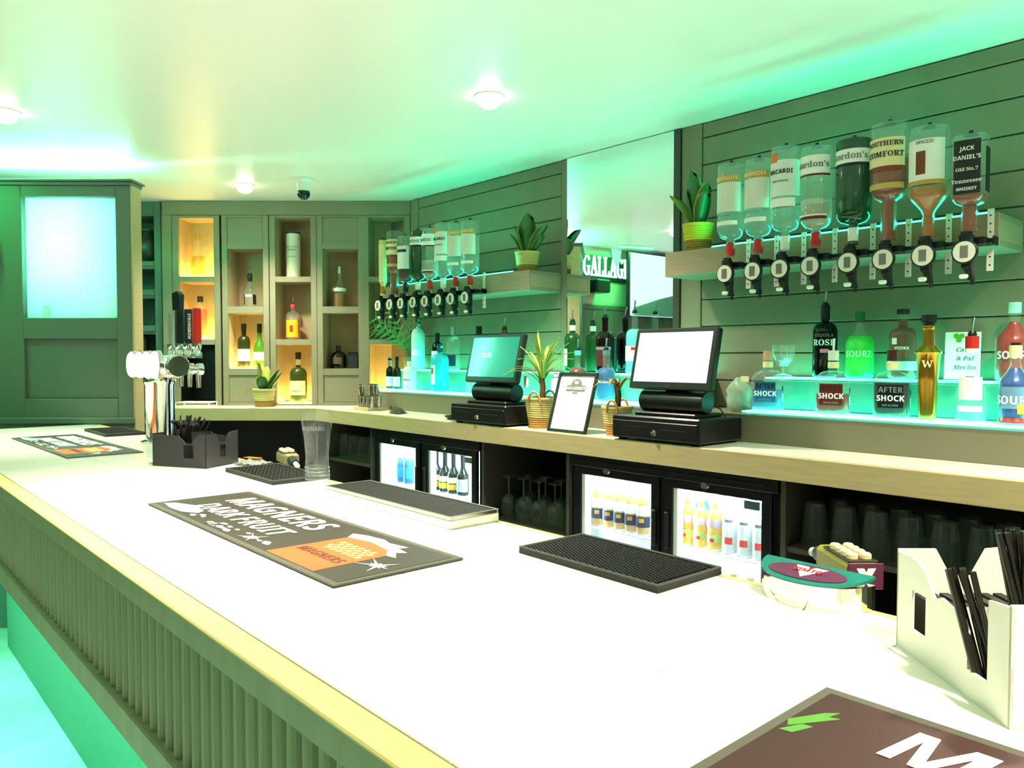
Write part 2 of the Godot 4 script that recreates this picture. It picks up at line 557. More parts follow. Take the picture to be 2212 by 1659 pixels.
func lamps() -> void:
	downlight("ceiling downlight over the middle of the bar aisle", -2.36, -1.98, 5.0, 64.0)
	downlight("ceiling downlight in front of the niche cabinet", -4.53, -1.91, 4.4, 62.0)
	downlight("ceiling downlight at the left over the far end of the bar", -3.84, -0.60, 3.4, 38.0)
	downlight("ceiling downlight over the bar out of view", -1.75, -0.66, 6.4)
	downlight("ceiling downlight over the near bar end out of view", 0.30, -0.66, 6.4)
	downlight("ceiling downlight over the aisle to the right out of view", -0.20, -1.98, 5.0, 64.0)
	downlight("ceiling downlight over the customers' side near the pillar", -3.4, 1.3, 4.0)
	downlight("ceiling downlight over the customers' side behind the viewer", -0.6, 1.4, 4.0)

# ---------------------------------------------------------------- back wall and bars
func back_wall() -> void:
	# two boarded panels with a mirror between them
	for side in [["trim_2", -4.25, -2.824, -4.165, -2.872], ["trim_3", -2.118, 1.4, -2.012, 1.4]]:
		var p := structure(side[0], bx(side[1], side[2], BACK, CEIL - 0.002, -2.93, -2.912), M["paint_taupe"])
		part("stile", bx(side[1], side[3], BACK, CEIL - 0.002, -2.912, -2.897, 0.002), M["paint_taupe"], p)
		if side[4] < 1.0:
			part("stile", bx(side[4], side[2], BACK, CEIL - 0.002, -2.912, -2.897, 0.002), M["paint_taupe"], p)
		var y := 1.085
		while y < CEIL - 0.02:
			var y1 := minf(y + 0.117, CEIL - 0.002)
			part("board", bx(side[3] + 0.003, side[4] - 0.003, y + 0.0025, y1 - 0.0025, -2.912, -2.900, 0.0025), M["paint_taupe"], p)
			y += 0.117
	var mr := thing("bar_mirror", "tall mirror between the two boarded panels of the back bar", "mirror", Vector3(-2.47, 1.10, -2.89))
	part("mirror_glass", bx(-0.354, 0.32, 0.25, CEIL - BACK - 0.004, -0.006, 0.0), M["mirror_silver"], mr)
	part("edge_strip", bx(0.316, 0.352, 0.25, CEIL - BACK - 0.004, -0.006, 0.004, 0.002), mat("edge_dark", Color(0.22, 0.20, 0.15), 0.5), mr)
	# floating shelves
	for s in [[-4.24, -2.87, "floating shelf left of the mirror with eight bottles hung before it"], [-2.027, -0.788, "floating shelf right of the mirror with eight bottles hung before it"]]:
		var o := thing("floating_shelf", s[2], "shelf", Vector3((s[0] + s[1]) / 2, SHELF0, -2.78))
		var h: float = (s[1] - s[0]) / 2
		part("fascia", bx(-h, h, 0, SHELF1 - SHELF0, 0.104, 0.118, 0.002), M["shelf_wood"], o)
		part("top_board", bx(-h, h, 0.082, SHELF1 - SHELF0, -0.116, 0.104, 0.001), M["paint_taupe"], o)
		part("bottom_board", bx(-h, h, 0.0, 0.018, -0.116, 0.104, 0.001), M["paint_taupe"], o)
		part("end_panel", bx(h - 0.018, h, 0.018, 0.082, -0.116, 0.104, 0.001), M["shelf_wood"], o)
		part("end_panel", bx(-h, -h + 0.018, 0.018, 0.082, -0.116, 0.104, 0.001), M["shelf_wood"], o)
	led_strip("cyan led strip on the left floating shelf behind the upturned bottles", Vector3(-3.60, SHELF1, -2.70), 0, 1.15, CYAN, 0.62, false, 0.012, 34.0)
	led_strip("cyan led strip on the right floating shelf behind the upturned bottles", Vector3(-1.32, SHELF1, -2.70), 0, 1.0, CYAN, 0.62, false, 0.012, 34.0)
	# stepped lit tiers
	for s in [[-4.20, -1.93, "long stepped glass tier glowing cyan left of the big till"], [-1.61, 1.2, "stepped glass tier glowing cyan right of the big till"]]:
		var o := thing("lit_tier", s[2], "bottle tier", Vector3(s[0], BACK, 0))
		var l: float = s[1] - s[0]
		part("glass_shelf", bx(0, l, 0.104, 0.110, -2.76, -2.585, 0.001), pane("tier_glass", Color(0.6, 1.0, 0.92), 0.25), o)
		part("light_sheet", bx(0, l, 0.112, 0.1185, -2.745, -2.588), glow("tier_light", Color(0.50, 1.0, 0.93), 1.15), o)
		part("riser", bx(0, l, 0.1185, 0.228, -2.886, -2.745), mat("riser_acrylic", Color(0.34, 0.58, 0.52), 0.35), o)
		part("upper_light_sheet", bx(0, l, 0.235, 0.2415, -2.886, -2.748), glow("tier_light_upper", Color(0.40, 1.0, 0.90), 0.95), o)
		part("upper_glass_shelf", bx(0, l, 0.228, 0.234, -2.886, -2.735, 0.001), M["tier_glass"], o)
		area("tier_light", Vector3(l / 2, 0.1225, -2.667), Vector3(90, 0, 0), Vector2(l, 0.15), CYAN, 0.36 * l, o)
		area("tier_light_upper", Vector3(l / 2, 0.2445, -2.82), Vector3(90, 0, 0), Vector2(l, 0.13), CYAN, 0.36 * l, o)
	part("upstand", bx(-4.28, 1.2, BACK, BACK + 0.104, -2.885, -2.592, 0.002), mat("upstand_paint", Color(0.46, 0.45, 0.36), 0.55), thing("back_upstand", "plain taupe upstand box behind the back counter under the tiers", "upstand"))

func front_bar() -> void:
	var o := thing("front_bar", "long front bar with white tiled top and fluted olive front", "bar counter")
	var x0 := -4.47
	var x1 := 1.25
	part("grout_bed", bx(x0, x1, BAR - 0.03, BAR - 0.003, -1.075, -0.365), M["grout"], o)
	var xs := [x0, -4.13, -2.93, -1.73, -0.53, 0.67, x1]
	for i in xs.size() - 1:
		part("top_tile", bx(xs[i] + 0.001, xs[i + 1] - 0.001, BAR - 0.012, BAR, -0.696, -0.401, 0.0012), M["tile_white"], o)
		part("top_tile", bx(xs[i] + 0.001, xs[i + 1] - 0.001, BAR - 0.012, BAR, -1.009, -0.698, 0.0012), M["tile_white"], o)
		part("top_tile", bx(xs[i] + 0.001, xs[i + 1] - 0.001, BAR - 0.012, BAR, -1.064, -1.011, 0.0012), M["tile_white"], o)
	part("outer_lip", bx(x0, x1, BAR - 0.006, BAR, -0.399, -0.360, 0.002), M["wood_lip"], o)
	part("inner_lip", bx(x0, x1, BAR - 0.03, BAR, -1.082, -1.066, 0.003), M["wood_lip"], o)
	var ol := M["paint_olive"] as Material
	part("apron", bx(x0, x1, BAR - 0.042, BAR - 0.006, -0.42, -0.364, 0.002), ol, o)
	part("flute_backing", bx(x0, x1, 0.80, BAR - 0.042, -0.42, -0.392), ol, o)
	part("bottom_rail", bx(x0, x1, 0.784, 0.836, -0.42, -0.364, 0.003), ol, o)
	part("soffit", bx(x0, x1, 0.784, 0.805, -0.70, -0.42), ol, o)
	part("carcass", bx(x0, x1, 0.0, BAR - 0.03, -1.03, -0.70), M["dark_shelf"], o)
	# fluted half-round slats, one mesh shared by all
	var prof := []
	for k in 9:
		var a := PI * k / 8
		prof.append(Vector2(-cos(a) * 0.0130, sin(a) * 0.020))
	var st := mk()
	prism(st, prof, BAR - 0.042 - 0.836, Transform3D(Basis(Vector3.RIGHT, Vector3(0, 0, 1), Vector3(0, 1, 0)), Vector3.ZERO))
	st.generate_normals()
	var slat := st.commit()
	var n := int((x1 - x0) / 0.037)
	for k in n:
		var s := part_mesh("slat", slat, ol, o)
		s.position = Vector3(x0 + 0.02 + k * 0.037, BAR - 0.042, -0.392)
	# ribbed lower panel
	part("kick_backing", bx(x0, x1, 0.0, 0.784, -0.70, -0.665), M["paint_kick"], o)
	st = mk()
	var rp := []
	for k in 7:
		var a := PI * k / 6
		rp.append(Vector2(-cos(a) * 0.006, sin(a) * 0.006))
	prism(st, rp, 0.78, Transform3D(Basis(Vector3.RIGHT, Vector3(0, 0, 1), Vector3(0, 1, 0)), Vector3.ZERO))
	st.generate_normals()
	var rib := st.commit()
	for k in 290:
		var r := part_mesh("rib", rib, M["paint_kick"], o)
		r.position = Vector3(x0 + 0.008 + k * 0.0135, 0.782, -0.665)
	led_strip("green led strip under the overhang of the front bar", Vector3(-1.6, 0.776, -0.45), 0, 5.6, Color(0.34, 1.0, 0.74), 9.5, true)

func back_bar() -> void:
	var o := thing("back_counter", "long back counter with cream tiled top and wooden front edge", "counter")
	var xs := [-4.45, -3.30, -2.142, -0.985, 0.17, 1.2]
	part("grout_bed", bx(-4.45, 1.2, BACK - 0.02, BACK - 0.002, -2.60, -2.33), M["grout"], o)
	for i in 5:
		part("top_tile", bx(xs[i] + 0.001, xs[i + 1] - 0.001, BACK - 0.012, BACK, -2.60, -2.332, 0.001), M["tile_cream"], o)
	part("front_edge", bx(-4.45, 1.2, BACK - 0.08, BACK, -2.331, -2.310, 0.003), M["wood_edge"], o)
	part("underside", bx(-4.45, 1.2, BACK - 0.08, BACK - 0.02, -2.60, -2.332), M["dark_shelf"], o)
	# diagonal run below the cabinet
	var c := thing("corner_counter", "diagonal corner counter below the niche cabinet with wooden edge", "counter", Vector3.ZERO, YAW)
	part("top_tile", bx(-2.25, -1.225, BACK - 0.012, BACK, -5.12, -4.885, 0.001), M["tile_cream"], c)
	part("front_edge", bx(-2.25, -1.225, BACK - 0.08, BACK, -4.885, -4.862, 0.003), M["wood_edge"], c)
	part("underside", bx(-2.25, -1.23, BACK - 0.08, BACK - 0.012, -5.11, -4.885), M["dark_shelf"], c)
	part("cupboard_front", bx(-2.25, -1.235, 0.05, BACK - 0.08, -4.95, -4.93), M["black_cabinet"], c)
	var g := thing("counter_corner_tile", "wedge of cream worktop where the two back counters meet", "counter")
	var st := mk()
	prism(st, [Vector2(-4.452, 2.322), Vector2(-4.452, 2.695), Vector2(-4.638, 2.489)], 0.075, Transform3D(Basis(Vector3.RIGHT, Vector3(0, 0, -1), Vector3.UP), Vector3(0, BACK - 0.001, 0)))
	part("tile", st, M["tile_cream"], g)
	part("shelf_run_back", bx(-4.45, 1.2, 0.05, BACK - 0.08, -2.91, -2.88), M["dark_shelf"], thing("under_counter_back", "dark back panel of the open racks under the counter", "panel"))

func cabinet() -> void:
	var o := thing("niche_cabinet", "tall olive cabinet set diagonally with square lit bottle niches", "cabinet", diag * Vector3(0, 0, -5.12), YAW)
	var cu := [-2.068, -1.747, -1.434, -1.124, -0.822]
	var pa := M["paint_taupe"] as Material
	var hi := [[1.945, 2.328], [1.535, 1.910], [1.110, 1.500]]
	var lo := [[1.750, 2.125], [1.342, 1.706]]
	part("cornice", bx(-2.29, -0.662, 2.345, CEIL - 0.001, -0.24, 0.0, 0.003), pa, o)
	part("end_post", bx(-2.29, -2.226, BACK + 0.001, 2.345, -0.24, 0.004, 0.003), pa, o)
	for i in 5:
		var c: float = cu[i]
		var l: float = c - 0.156 if i else -2.226
		var r: float = c + 0.156 if i < 4 else -0.662
		var a := c - 0.116
		var b := c + 0.116
		var holes: Array = hi if i % 2 == 0 else lo
		var st := mk()
		addb(st, l + 0.002, a, BACK, 2.343, -0.02, 0, 0.002)
		addb(st, b, r - 0.002, BACK, 2.343, -0.02, 0, 0.002)
		var ys := [2.343]
		for h in holes:
			ys.append(h[1]); ys.append(h[0])
		ys.append(BACK)
		for k in range(0, ys.size(), 2):
			if i % 2 == 1 and (k == 0 or k == ys.size() - 2):
				# solid ends carry a recessed panel
				var y0: float = ys[k + 1] + 0.042
				var y1: float = ys[k] - 0.012 if k == 0 else ys[k] - 0.042
				if k > 0:
					y0 = ys[k + 1] + 0.02
				addb(st, a, b, ys[k + 1], y0, -0.02, 0)
				addb(st, a, b, y1, ys[k], -0.02, 0)
				part("recessed_panel", bx(a, b, y0, y1, -0.022, -0.008, 0.001), pa, o)
			else:
				addb(st, a, b, ys[k + 1], ys[k], -0.02, 0)
		part("face_frame", st, pa, o)
		for k in holes.size():
			var h: Array = holes[k]
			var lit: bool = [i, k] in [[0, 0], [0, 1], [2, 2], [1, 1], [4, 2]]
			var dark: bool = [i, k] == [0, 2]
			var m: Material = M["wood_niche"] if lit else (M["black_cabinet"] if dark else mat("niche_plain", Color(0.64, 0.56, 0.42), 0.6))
			st = mk()
			addb(st, a - 0.012, a, h[0] - 0.012, h[1] + 0.012, -0.23, -0.02)
			addb(st, b, b + 0.012, h[0] - 0.012, h[1] + 0.012, -0.23, -0.02)
			addb(st, a, b, h[0] - 0.012, h[0], -0.23, -0.02)
			addb(st, a, b, h[1], h[1] + 0.012, -0.23, -0.02)
			addb(st, a, b, h[0], h[1], -0.23, -0.215)
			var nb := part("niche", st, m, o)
			if lit:
				part("led_face", bx(a + 0.004, b - 0.004, h[0], h[0] + 0.004, -0.205, -0.022), glow("niche_light", Color(1.0, 0.93, 0.66), 2.2), nb)
				area("niche_light", Vector3(c, h[0] + 0.008, -0.115), Vector3(90, 0, 0), Vector2(0.21, 0.16), Color(1.0, 0.88, 0.50), 0.26, nb)

func fridge(called_label: String, x0: float, x1: float) -> void:
	var o := thing("bottle_fridge", called_label, "fridge", Vector3(x0, 0, 0))
	var w := x1 - x0
	var k := M["black_cabinet"] as Material
	var st := mk()
	addb(st, 0, w, 0.06, 0.10, -2.86, -2.39)
	addb(st, 0, w, 0.975, 1.018, -2.86, -2.39)
	addb(st, 0, 0.03, 0.10, 0.975, -2.86, -2.39)
	addb(st, w - 0.03, w, 0.10, 0.975, -2.86, -2.39)
	part("case", st, k, o)
	st = mk()
	addb(st, 0.03, w - 0.03, 0.10, 0.975, -2.86, -2.84)
	addb(st, 0.03, 0.036, 0.10, 0.975, -2.84, -2.395)
	addb(st, w - 0.036, w - 0.03, 0.10, 0.975, -2.84, -2.395)
	addb(st, 0.036, w - 0.036, 0.10, 0.106, -2.84, -2.395)
	addb(st, 0.036, w - 0.036, 0.969, 0.975, -2.84, -2.395)
	part("liner", st, mat("fridge_liner", Color(0.90, 0.94, 0.96), 0.4), o)
	part("header", bx(0, w, 0.965, 1.018, -2.39, -2.362, 0.003), k, o)
	part("vent", bx(0.04, w - 0.04, 0.985, 0.992, -2.362, -2.359), M["black_plastic"], o)
	for sgn in 2:
		var shelf_y: float = [0.700, 0.38][sgn]
		st = mk()
		for j in 22:
			rod(st, Vector3(0.045 + j * (w - 0.09) / 21, shelf_y, -2.82), Vector3(0.045 + j * (w - 0.09) / 21, shelf_y, -2.43), 0.0028, 5)
		rod(st, Vector3(0.035, shelf_y, -2.43), Vector3(w - 0.035, shelf_y, -2.43), 0.004, 6)
		rod(st, Vector3(0.035, shelf_y, -2.82), Vector3(w - 0.035, shelf_y, -2.82), 0.004, 6)
		part("wire_shelf", st, M["white_plastic"], o)
	var lf := glow("fridge_light", Color(0.86, 0.97, 1.0), 2.6)
	for j in 2:
		var c := w * (0.25 + 0.5 * j) + (0.006 if j == 0 else -0.006)
		var d := part("door", door_frame(c), k, o)
		part("door_glass", bx(c - 0.185, c + 0.185, 0.14, 0.935, -2.374, -2.370), M["door_glass"], d)
		part("gasket", bx(c - 0.1835, c - 0.165, 0.16, 0.93, -2.386, -2.376), M["white_plastic"], d)
		part("lock", lathe(mk(), [[0.0, 0.006], [0.012, 0.005], [0.014, 0.0], [0.0, 0.0]], 16, 2.0, 1.3, 1.0, Transform3D(Basis(Vector3.RIGHT, PI / 2), Vector3(c - 0.04, 0.958, -2.366))), M["chrome"], d)
		part("handle", bx(c + (0.195 if j == 0 else -0.215), c + (0.215 if j == 0 else -0.195), 0.70, 0.84, -2.372, -2.352, 0.005), M["black_plastic"], d)
		# interior lamp under the roof and down one jamb
		var lp := part("interior_lamp", bx(c - 0.17, c + 0.17, 0.955, 0.968, -2.50, -2.44), lf, o)
		part("jamb_lamp", bx(c - 0.176, c - 0.164, 0.13, 0.945, -2.41, -2.398), lf, lp)
		area("fridge_light", Vector3(c, 0.95, -2.47), Vector3(-90, 0, 0), Vector2(0.34, 0.06), Color(0.86, 0.97, 1.0), 0.85, o)
		area("fridge_jamb_light", Vector3(c - 0.16, 0.60, -2.43), Vector3(0, -90, 0), Vector2(0.03, 0.5), Color(0.86, 0.97, 1.0), 0.12, o)
	part("divider_post", bx(w / 2 - 0.015, w / 2 + 0.015, 0.10, 0.965, -2.39, -2.376), k, o)
	part("display", bx(w - 0.135, w - 0.075, 0.895, 0.925, -2.388, -2.378, 0.002), mat("display_dark", Color(0.16, 0.24, 0.24), 0.3), o)

func door_frame(c: float) -> SurfaceTool:
	var st := mk()
	addb(st, c - 0.222, c - 0.185, 0.10, 0.964, -2.386, -2.366, 0.002)
	addb(st, c + 0.185, c + 0.222, 0.10, 0.964, -2.386, -2.366, 0.002)
	addb(st, c - 0.185, c + 0.185, 0.932, 0.964, -2.386, -2.366, 0.002)
	addb(st, c - 0.185, c + 0.185, 0.10, 0.14, -2.386, -2.366, 0.002)
	return st

func fridges() -> void:
	fridge("black two-door bottle fridge with blue bottles left of the stemmed glasses", -3.872, -2.893)
	fridge("black two-door bottle fridge with amber and yellow bottles below the big till", -2.292, -1.333)
	# open racks between and beside the fridges
	for r in [[-4.42, -3.88, "dark open glass rack at the left end under the counter"], [-2.885, -2.30, "dark open rack of stemmed glasses between the two fridges"], [-1.325, 0.2, "dark open rack of pint glasses right of the fridges"]]:
		var o := thing("glass_rack", r[2], "shelf rack", Vector3(r[0], 0, 0))
		var w: float = r[1] - r[0]
		part("side", bx(0, 0.018, 0.03, 1.018, -2.86, -2.37, 0.001), M["dark_shelf"], o)
		part("side", bx(w - 0.018, w, 0.03, 1.018, -2.86, -2.37, 0.001), M["dark_shelf"], o)
		part("back", bx(0.018, w - 0.018, 0.03, 1.018, -2.87, -2.86), mat("rack_back", Color(0.13, 0.13, 0.12), 0.6), o)
		part("shelf", bx(0.018, w - 0.018, (0.627 if r[0] == -2.885 else 0.775), (0.645 if r[0] == -2.885 else 0.793), -2.86, -2.38, 0.001), M["dark_shelf"], o)
		part("shelf", bx(0.018, w - 0.018, 0.45, 0.468, -2.86, -2.38, 0.001), M["dark_shelf"], o)
		part("shelf", bx(0.018, w - 0.018, 0.06, 0.078, -2.86, -2.38, 0.001), M["dark_shelf"], o)

# ---------------------------------------------------------------- bottles
# body radius, body height, shoulder end, neck radius, full height
func shape(r: float, hb: float, hs: float, rn: float, h: float, round_shoulder := true) -> Array:
	var p := [[0.0, 0.004], [r * 0.80, 0.0], [r * 0.96, 0.003], [r, 0.010], [r, hb]]
	for k in range(1, 7):
		var t := k / 6.0
		var f := (1.0 - cos(t * PI)) / 2.0 if not round_shoulder else 1.0 - sqrt(maxf(0.0, 1.0 - t * t))
		p.append([lerpf(r, rn, f if round_shoulder else f), lerpf(hb, hs, t if not round_shoulder else t)])
	p.append([rn, h - 0.014])
	p.append([rn + 0.0022, h - 0.013])
	p.append([rn + 0.0022, h - 0.002])
	p.append([rn, h])
	return p

func turned(prof: Array, h: float) -> Array:
	var q := []
	for i in range(prof.size() - 1, -1, -1):
		q.append([prof[i][0], h - prof[i][1]])
	return q

func radius_at(prof: Array, y: float) -> float:
	for i in prof.size() - 1:
		var a: float = prof[i][1]
		var b: float = prof[i + 1][1]
		if (a <= y and y <= b and b > a):
			return lerpf(prof[i][0], prof[i + 1][0], (y - a) / (b - a))
	return prof[prof.size() / 2][0]

func filled(prof: Array, level: float, gap: float) -> Array:
	var q := []
	var base: float = prof[0][1]
	for p in prof:
		base = minf(base, p[1])
	q.append([0.0, base + gap])
	for p in prof:
		if p[1] < level and p[1] >= base and p[0] > gap * 2.0:
			q.append([p[0] - gap, maxf(p[1], base + gap)])
	q.append([maxf(0.002, radius_at(prof, level) - gap), level])
	q.append([0.0, level])
	return q

func label_sheet(prof_r: float, y0: float, y1: float, arc: float, n: float, sx: float, sz: float, off := 0.0009, mid := 0.0) -> SurfaceTool:
	var st := mk()
	st.set_smooth_group(1)
	var seg := 12
	for k in seg:
		var q := []
		for e in [[k, y0], [k, y1], [k + 1, y1], [k + 1, y0]]:
			var a := deg_to_rad(mid + arc * (float(e[0]) / seg - 0.5))
			var m := reach(a, n) * (prof_r + off)
			q.append(Vector3(sin(a) * m * sx, e[1], cos(a) * m * sz))
		quad(st, q[0], q[1], q[2], q[3])
	return st

func bottle(called: String, label: String, at: Vector3, turn: float, d: Dictionary, group := "") -> Node3D:
	var o := thing(called, label, d.get("category", "bottle"), at, turn, group)
	fill_bottle(o, d)
	return o

func fill_bottle(o: Node3D, d: Dictionary) -> void:
	var prof: Array = d.prof
	var n: float = d.get("n", 2.0)
	var sx: float = d.get("sx", 1.0)
	var sz: float = d.get("sz", 1.0)
	var seg: int = d.get("seg", 24)
	part("glass_body", lathe(mk(), prof, seg, n, sx, sz), d.get("glass", M["clear_glass"]), o)
	if d.has("liquid"):
		part("liquid", lathe(mk(), filled(prof, d.level, 0.0028), seg, n, sx, sz), d.liquid, o)
	for l in d.get("labels", []):
		var lb := part("label", label_sheet(radius_at(prof, (l[0] + l[1]) / 2), l[0], l[1], l[2], n, sx, sz, 0.0009 if l.size() < 6 else 0.0014, l[4] if l.size() > 4 else 0.0), l[3], o)
		lb.set_meta("label", "printed paper label")
	for x in d.get("texts", []):
		var r: float = (radius_at(prof, x[2]) + 0.002)
		var st := mk()
		var bend := func(v: Vector3) -> Vector3:
			var a := v.x / (r * (sx if n > 2.0 else 1.0))
			if n > 2.0:
				return Vector3(v.x, v.y + x[2], (r + v.z) * sz)
			return Vector3(sin(a) * (r + v.z) * sx, v.y + x[2], cos(a) * (r + v.z) * sz)
		letters(st, x[0], x[1], bend, x.size() > 4)
		part("lettering", st, x[3], o)
	for c in d.get("caps", []):
		part("cap", lathe(mk(), [[0.0, c[1]], [c[0], c[1]], [c[0], c[2] - 0.001], [c[0] - 0.001, c[2]], [0.0, c[2]]], 18), c[3], o)
	if d.get("pour", false):
		var top := 0.0
		for p in prof:
			top = maxf(top, p[1])
		part("pourer_cork", lathe(mk(), [[0.0, top], [0.012, top], [0.013, top + 0.006], [0.009, top + 0.016], [0.0, top + 0.016]], 14), M["black_plastic"], o)
		part("pourer_spout", tube(mk(), [Vector3(0, top + 0.012, 0), Vector3(0, top + 0.03, 0.001), Vector3(0.002, top + 0.046, 0.004), Vector3(0.004, top + 0.058, 0.008)], 0.0038, 8), M["steel"], o)

func optic_unit() -> Node3D:
	var o := Node3D.new()
	part("collar", lathe(mk(), [[0.0, 0.030], [0.017, 0.030], [0.020, 0.034], [0.020, 0.050], [0.016, 0.052], [0.016, 0.060], [0.0, 0.060]], 18), M["black_plastic"], o)
	part("body", bx(-0.013, 0.013, -0.05, 0.032, -0.03, 0.004, 0.004), M["black_plastic"], o)
	var turn := Transform3D(Basis(Vector3.RIGHT, PI / 2), Vector3(0, 0, 0.004))
	var dial := part("dial_rim", lathe(mk(), [[0.0, 0.0], [0.035, 0.0], [0.036, 0.004], [0.036, 0.012], [0.033, 0.014], [0.0, 0.012]], 28, 2.0, 1.0, 1.0, turn), M["black_plastic"], o)
	part("dial_face", lathe(mk(), [[0.0, 0.0125], [0.0315, 0.0125], [0.031, 0.0145], [0.0, 0.0155]], 28, 2.0, 1.0, 1.0, turn), mat("dial_white", Color(0.90, 0.90, 0.84), 0.3), dial)
	part("dial_window", bx(-0.011, 0.011, -0.018, 0.018, 0.019, 0.0205, 0.002), mat("dial_window", Color(0.46, 0.46, 0.44), 0.15), dial)
	part("spout", prism(mk(), [Vector2(-0.012, 0), Vector2(0.012, 0), Vector2(0.020, -0.052), Vector2(0.006, -0.052)], 0.022, Transform3D(Basis.IDENTITY, Vector3(0, -0.032, 0.002))), M["black_plastic"], o)
	part("push_bar", bx(-0.016, 0.008, -0.078, -0.066, -0.008, 0.012, 0.003), M["white_plastic"], o)
	part("spout_tip", rod(mk(), Vector3(0.015, -0.082, -0.008), Vector3(0.018, -0.098, -0.008), 0.0055, 10), M["black_plastic"], o)
	part("clamp", bx(-0.008, 0.044, 0.022, 0.046, -0.05, -0.024, 0.003), M["black_plastic"], o)
	var br := part("bracket", bx(0.029, 0.047, 0.044, 0.135, -0.088, -0.084), M["white_plastic"], o)
	part("bracket_foot", bx(0.029, 0.047, -0.052, 0.012, -0.088, -0.084), M["white_plastic"], br)
	for y in [0.065, 0.09, 0.115, -0.035, -0.01]:
		part("bracket_hole", lathe(mk(), [[0.0, 0.0], [0.0028, 0.0], [0.0028, 0.0006], [0.0, 0.0006]], 8, 2.0, 1.0, 1.0, Transform3D(Basis(Vector3.RIGHT, PI / 2), Vector3(0.038, y, -0.084))), M["black_plastic"], br)
	return o

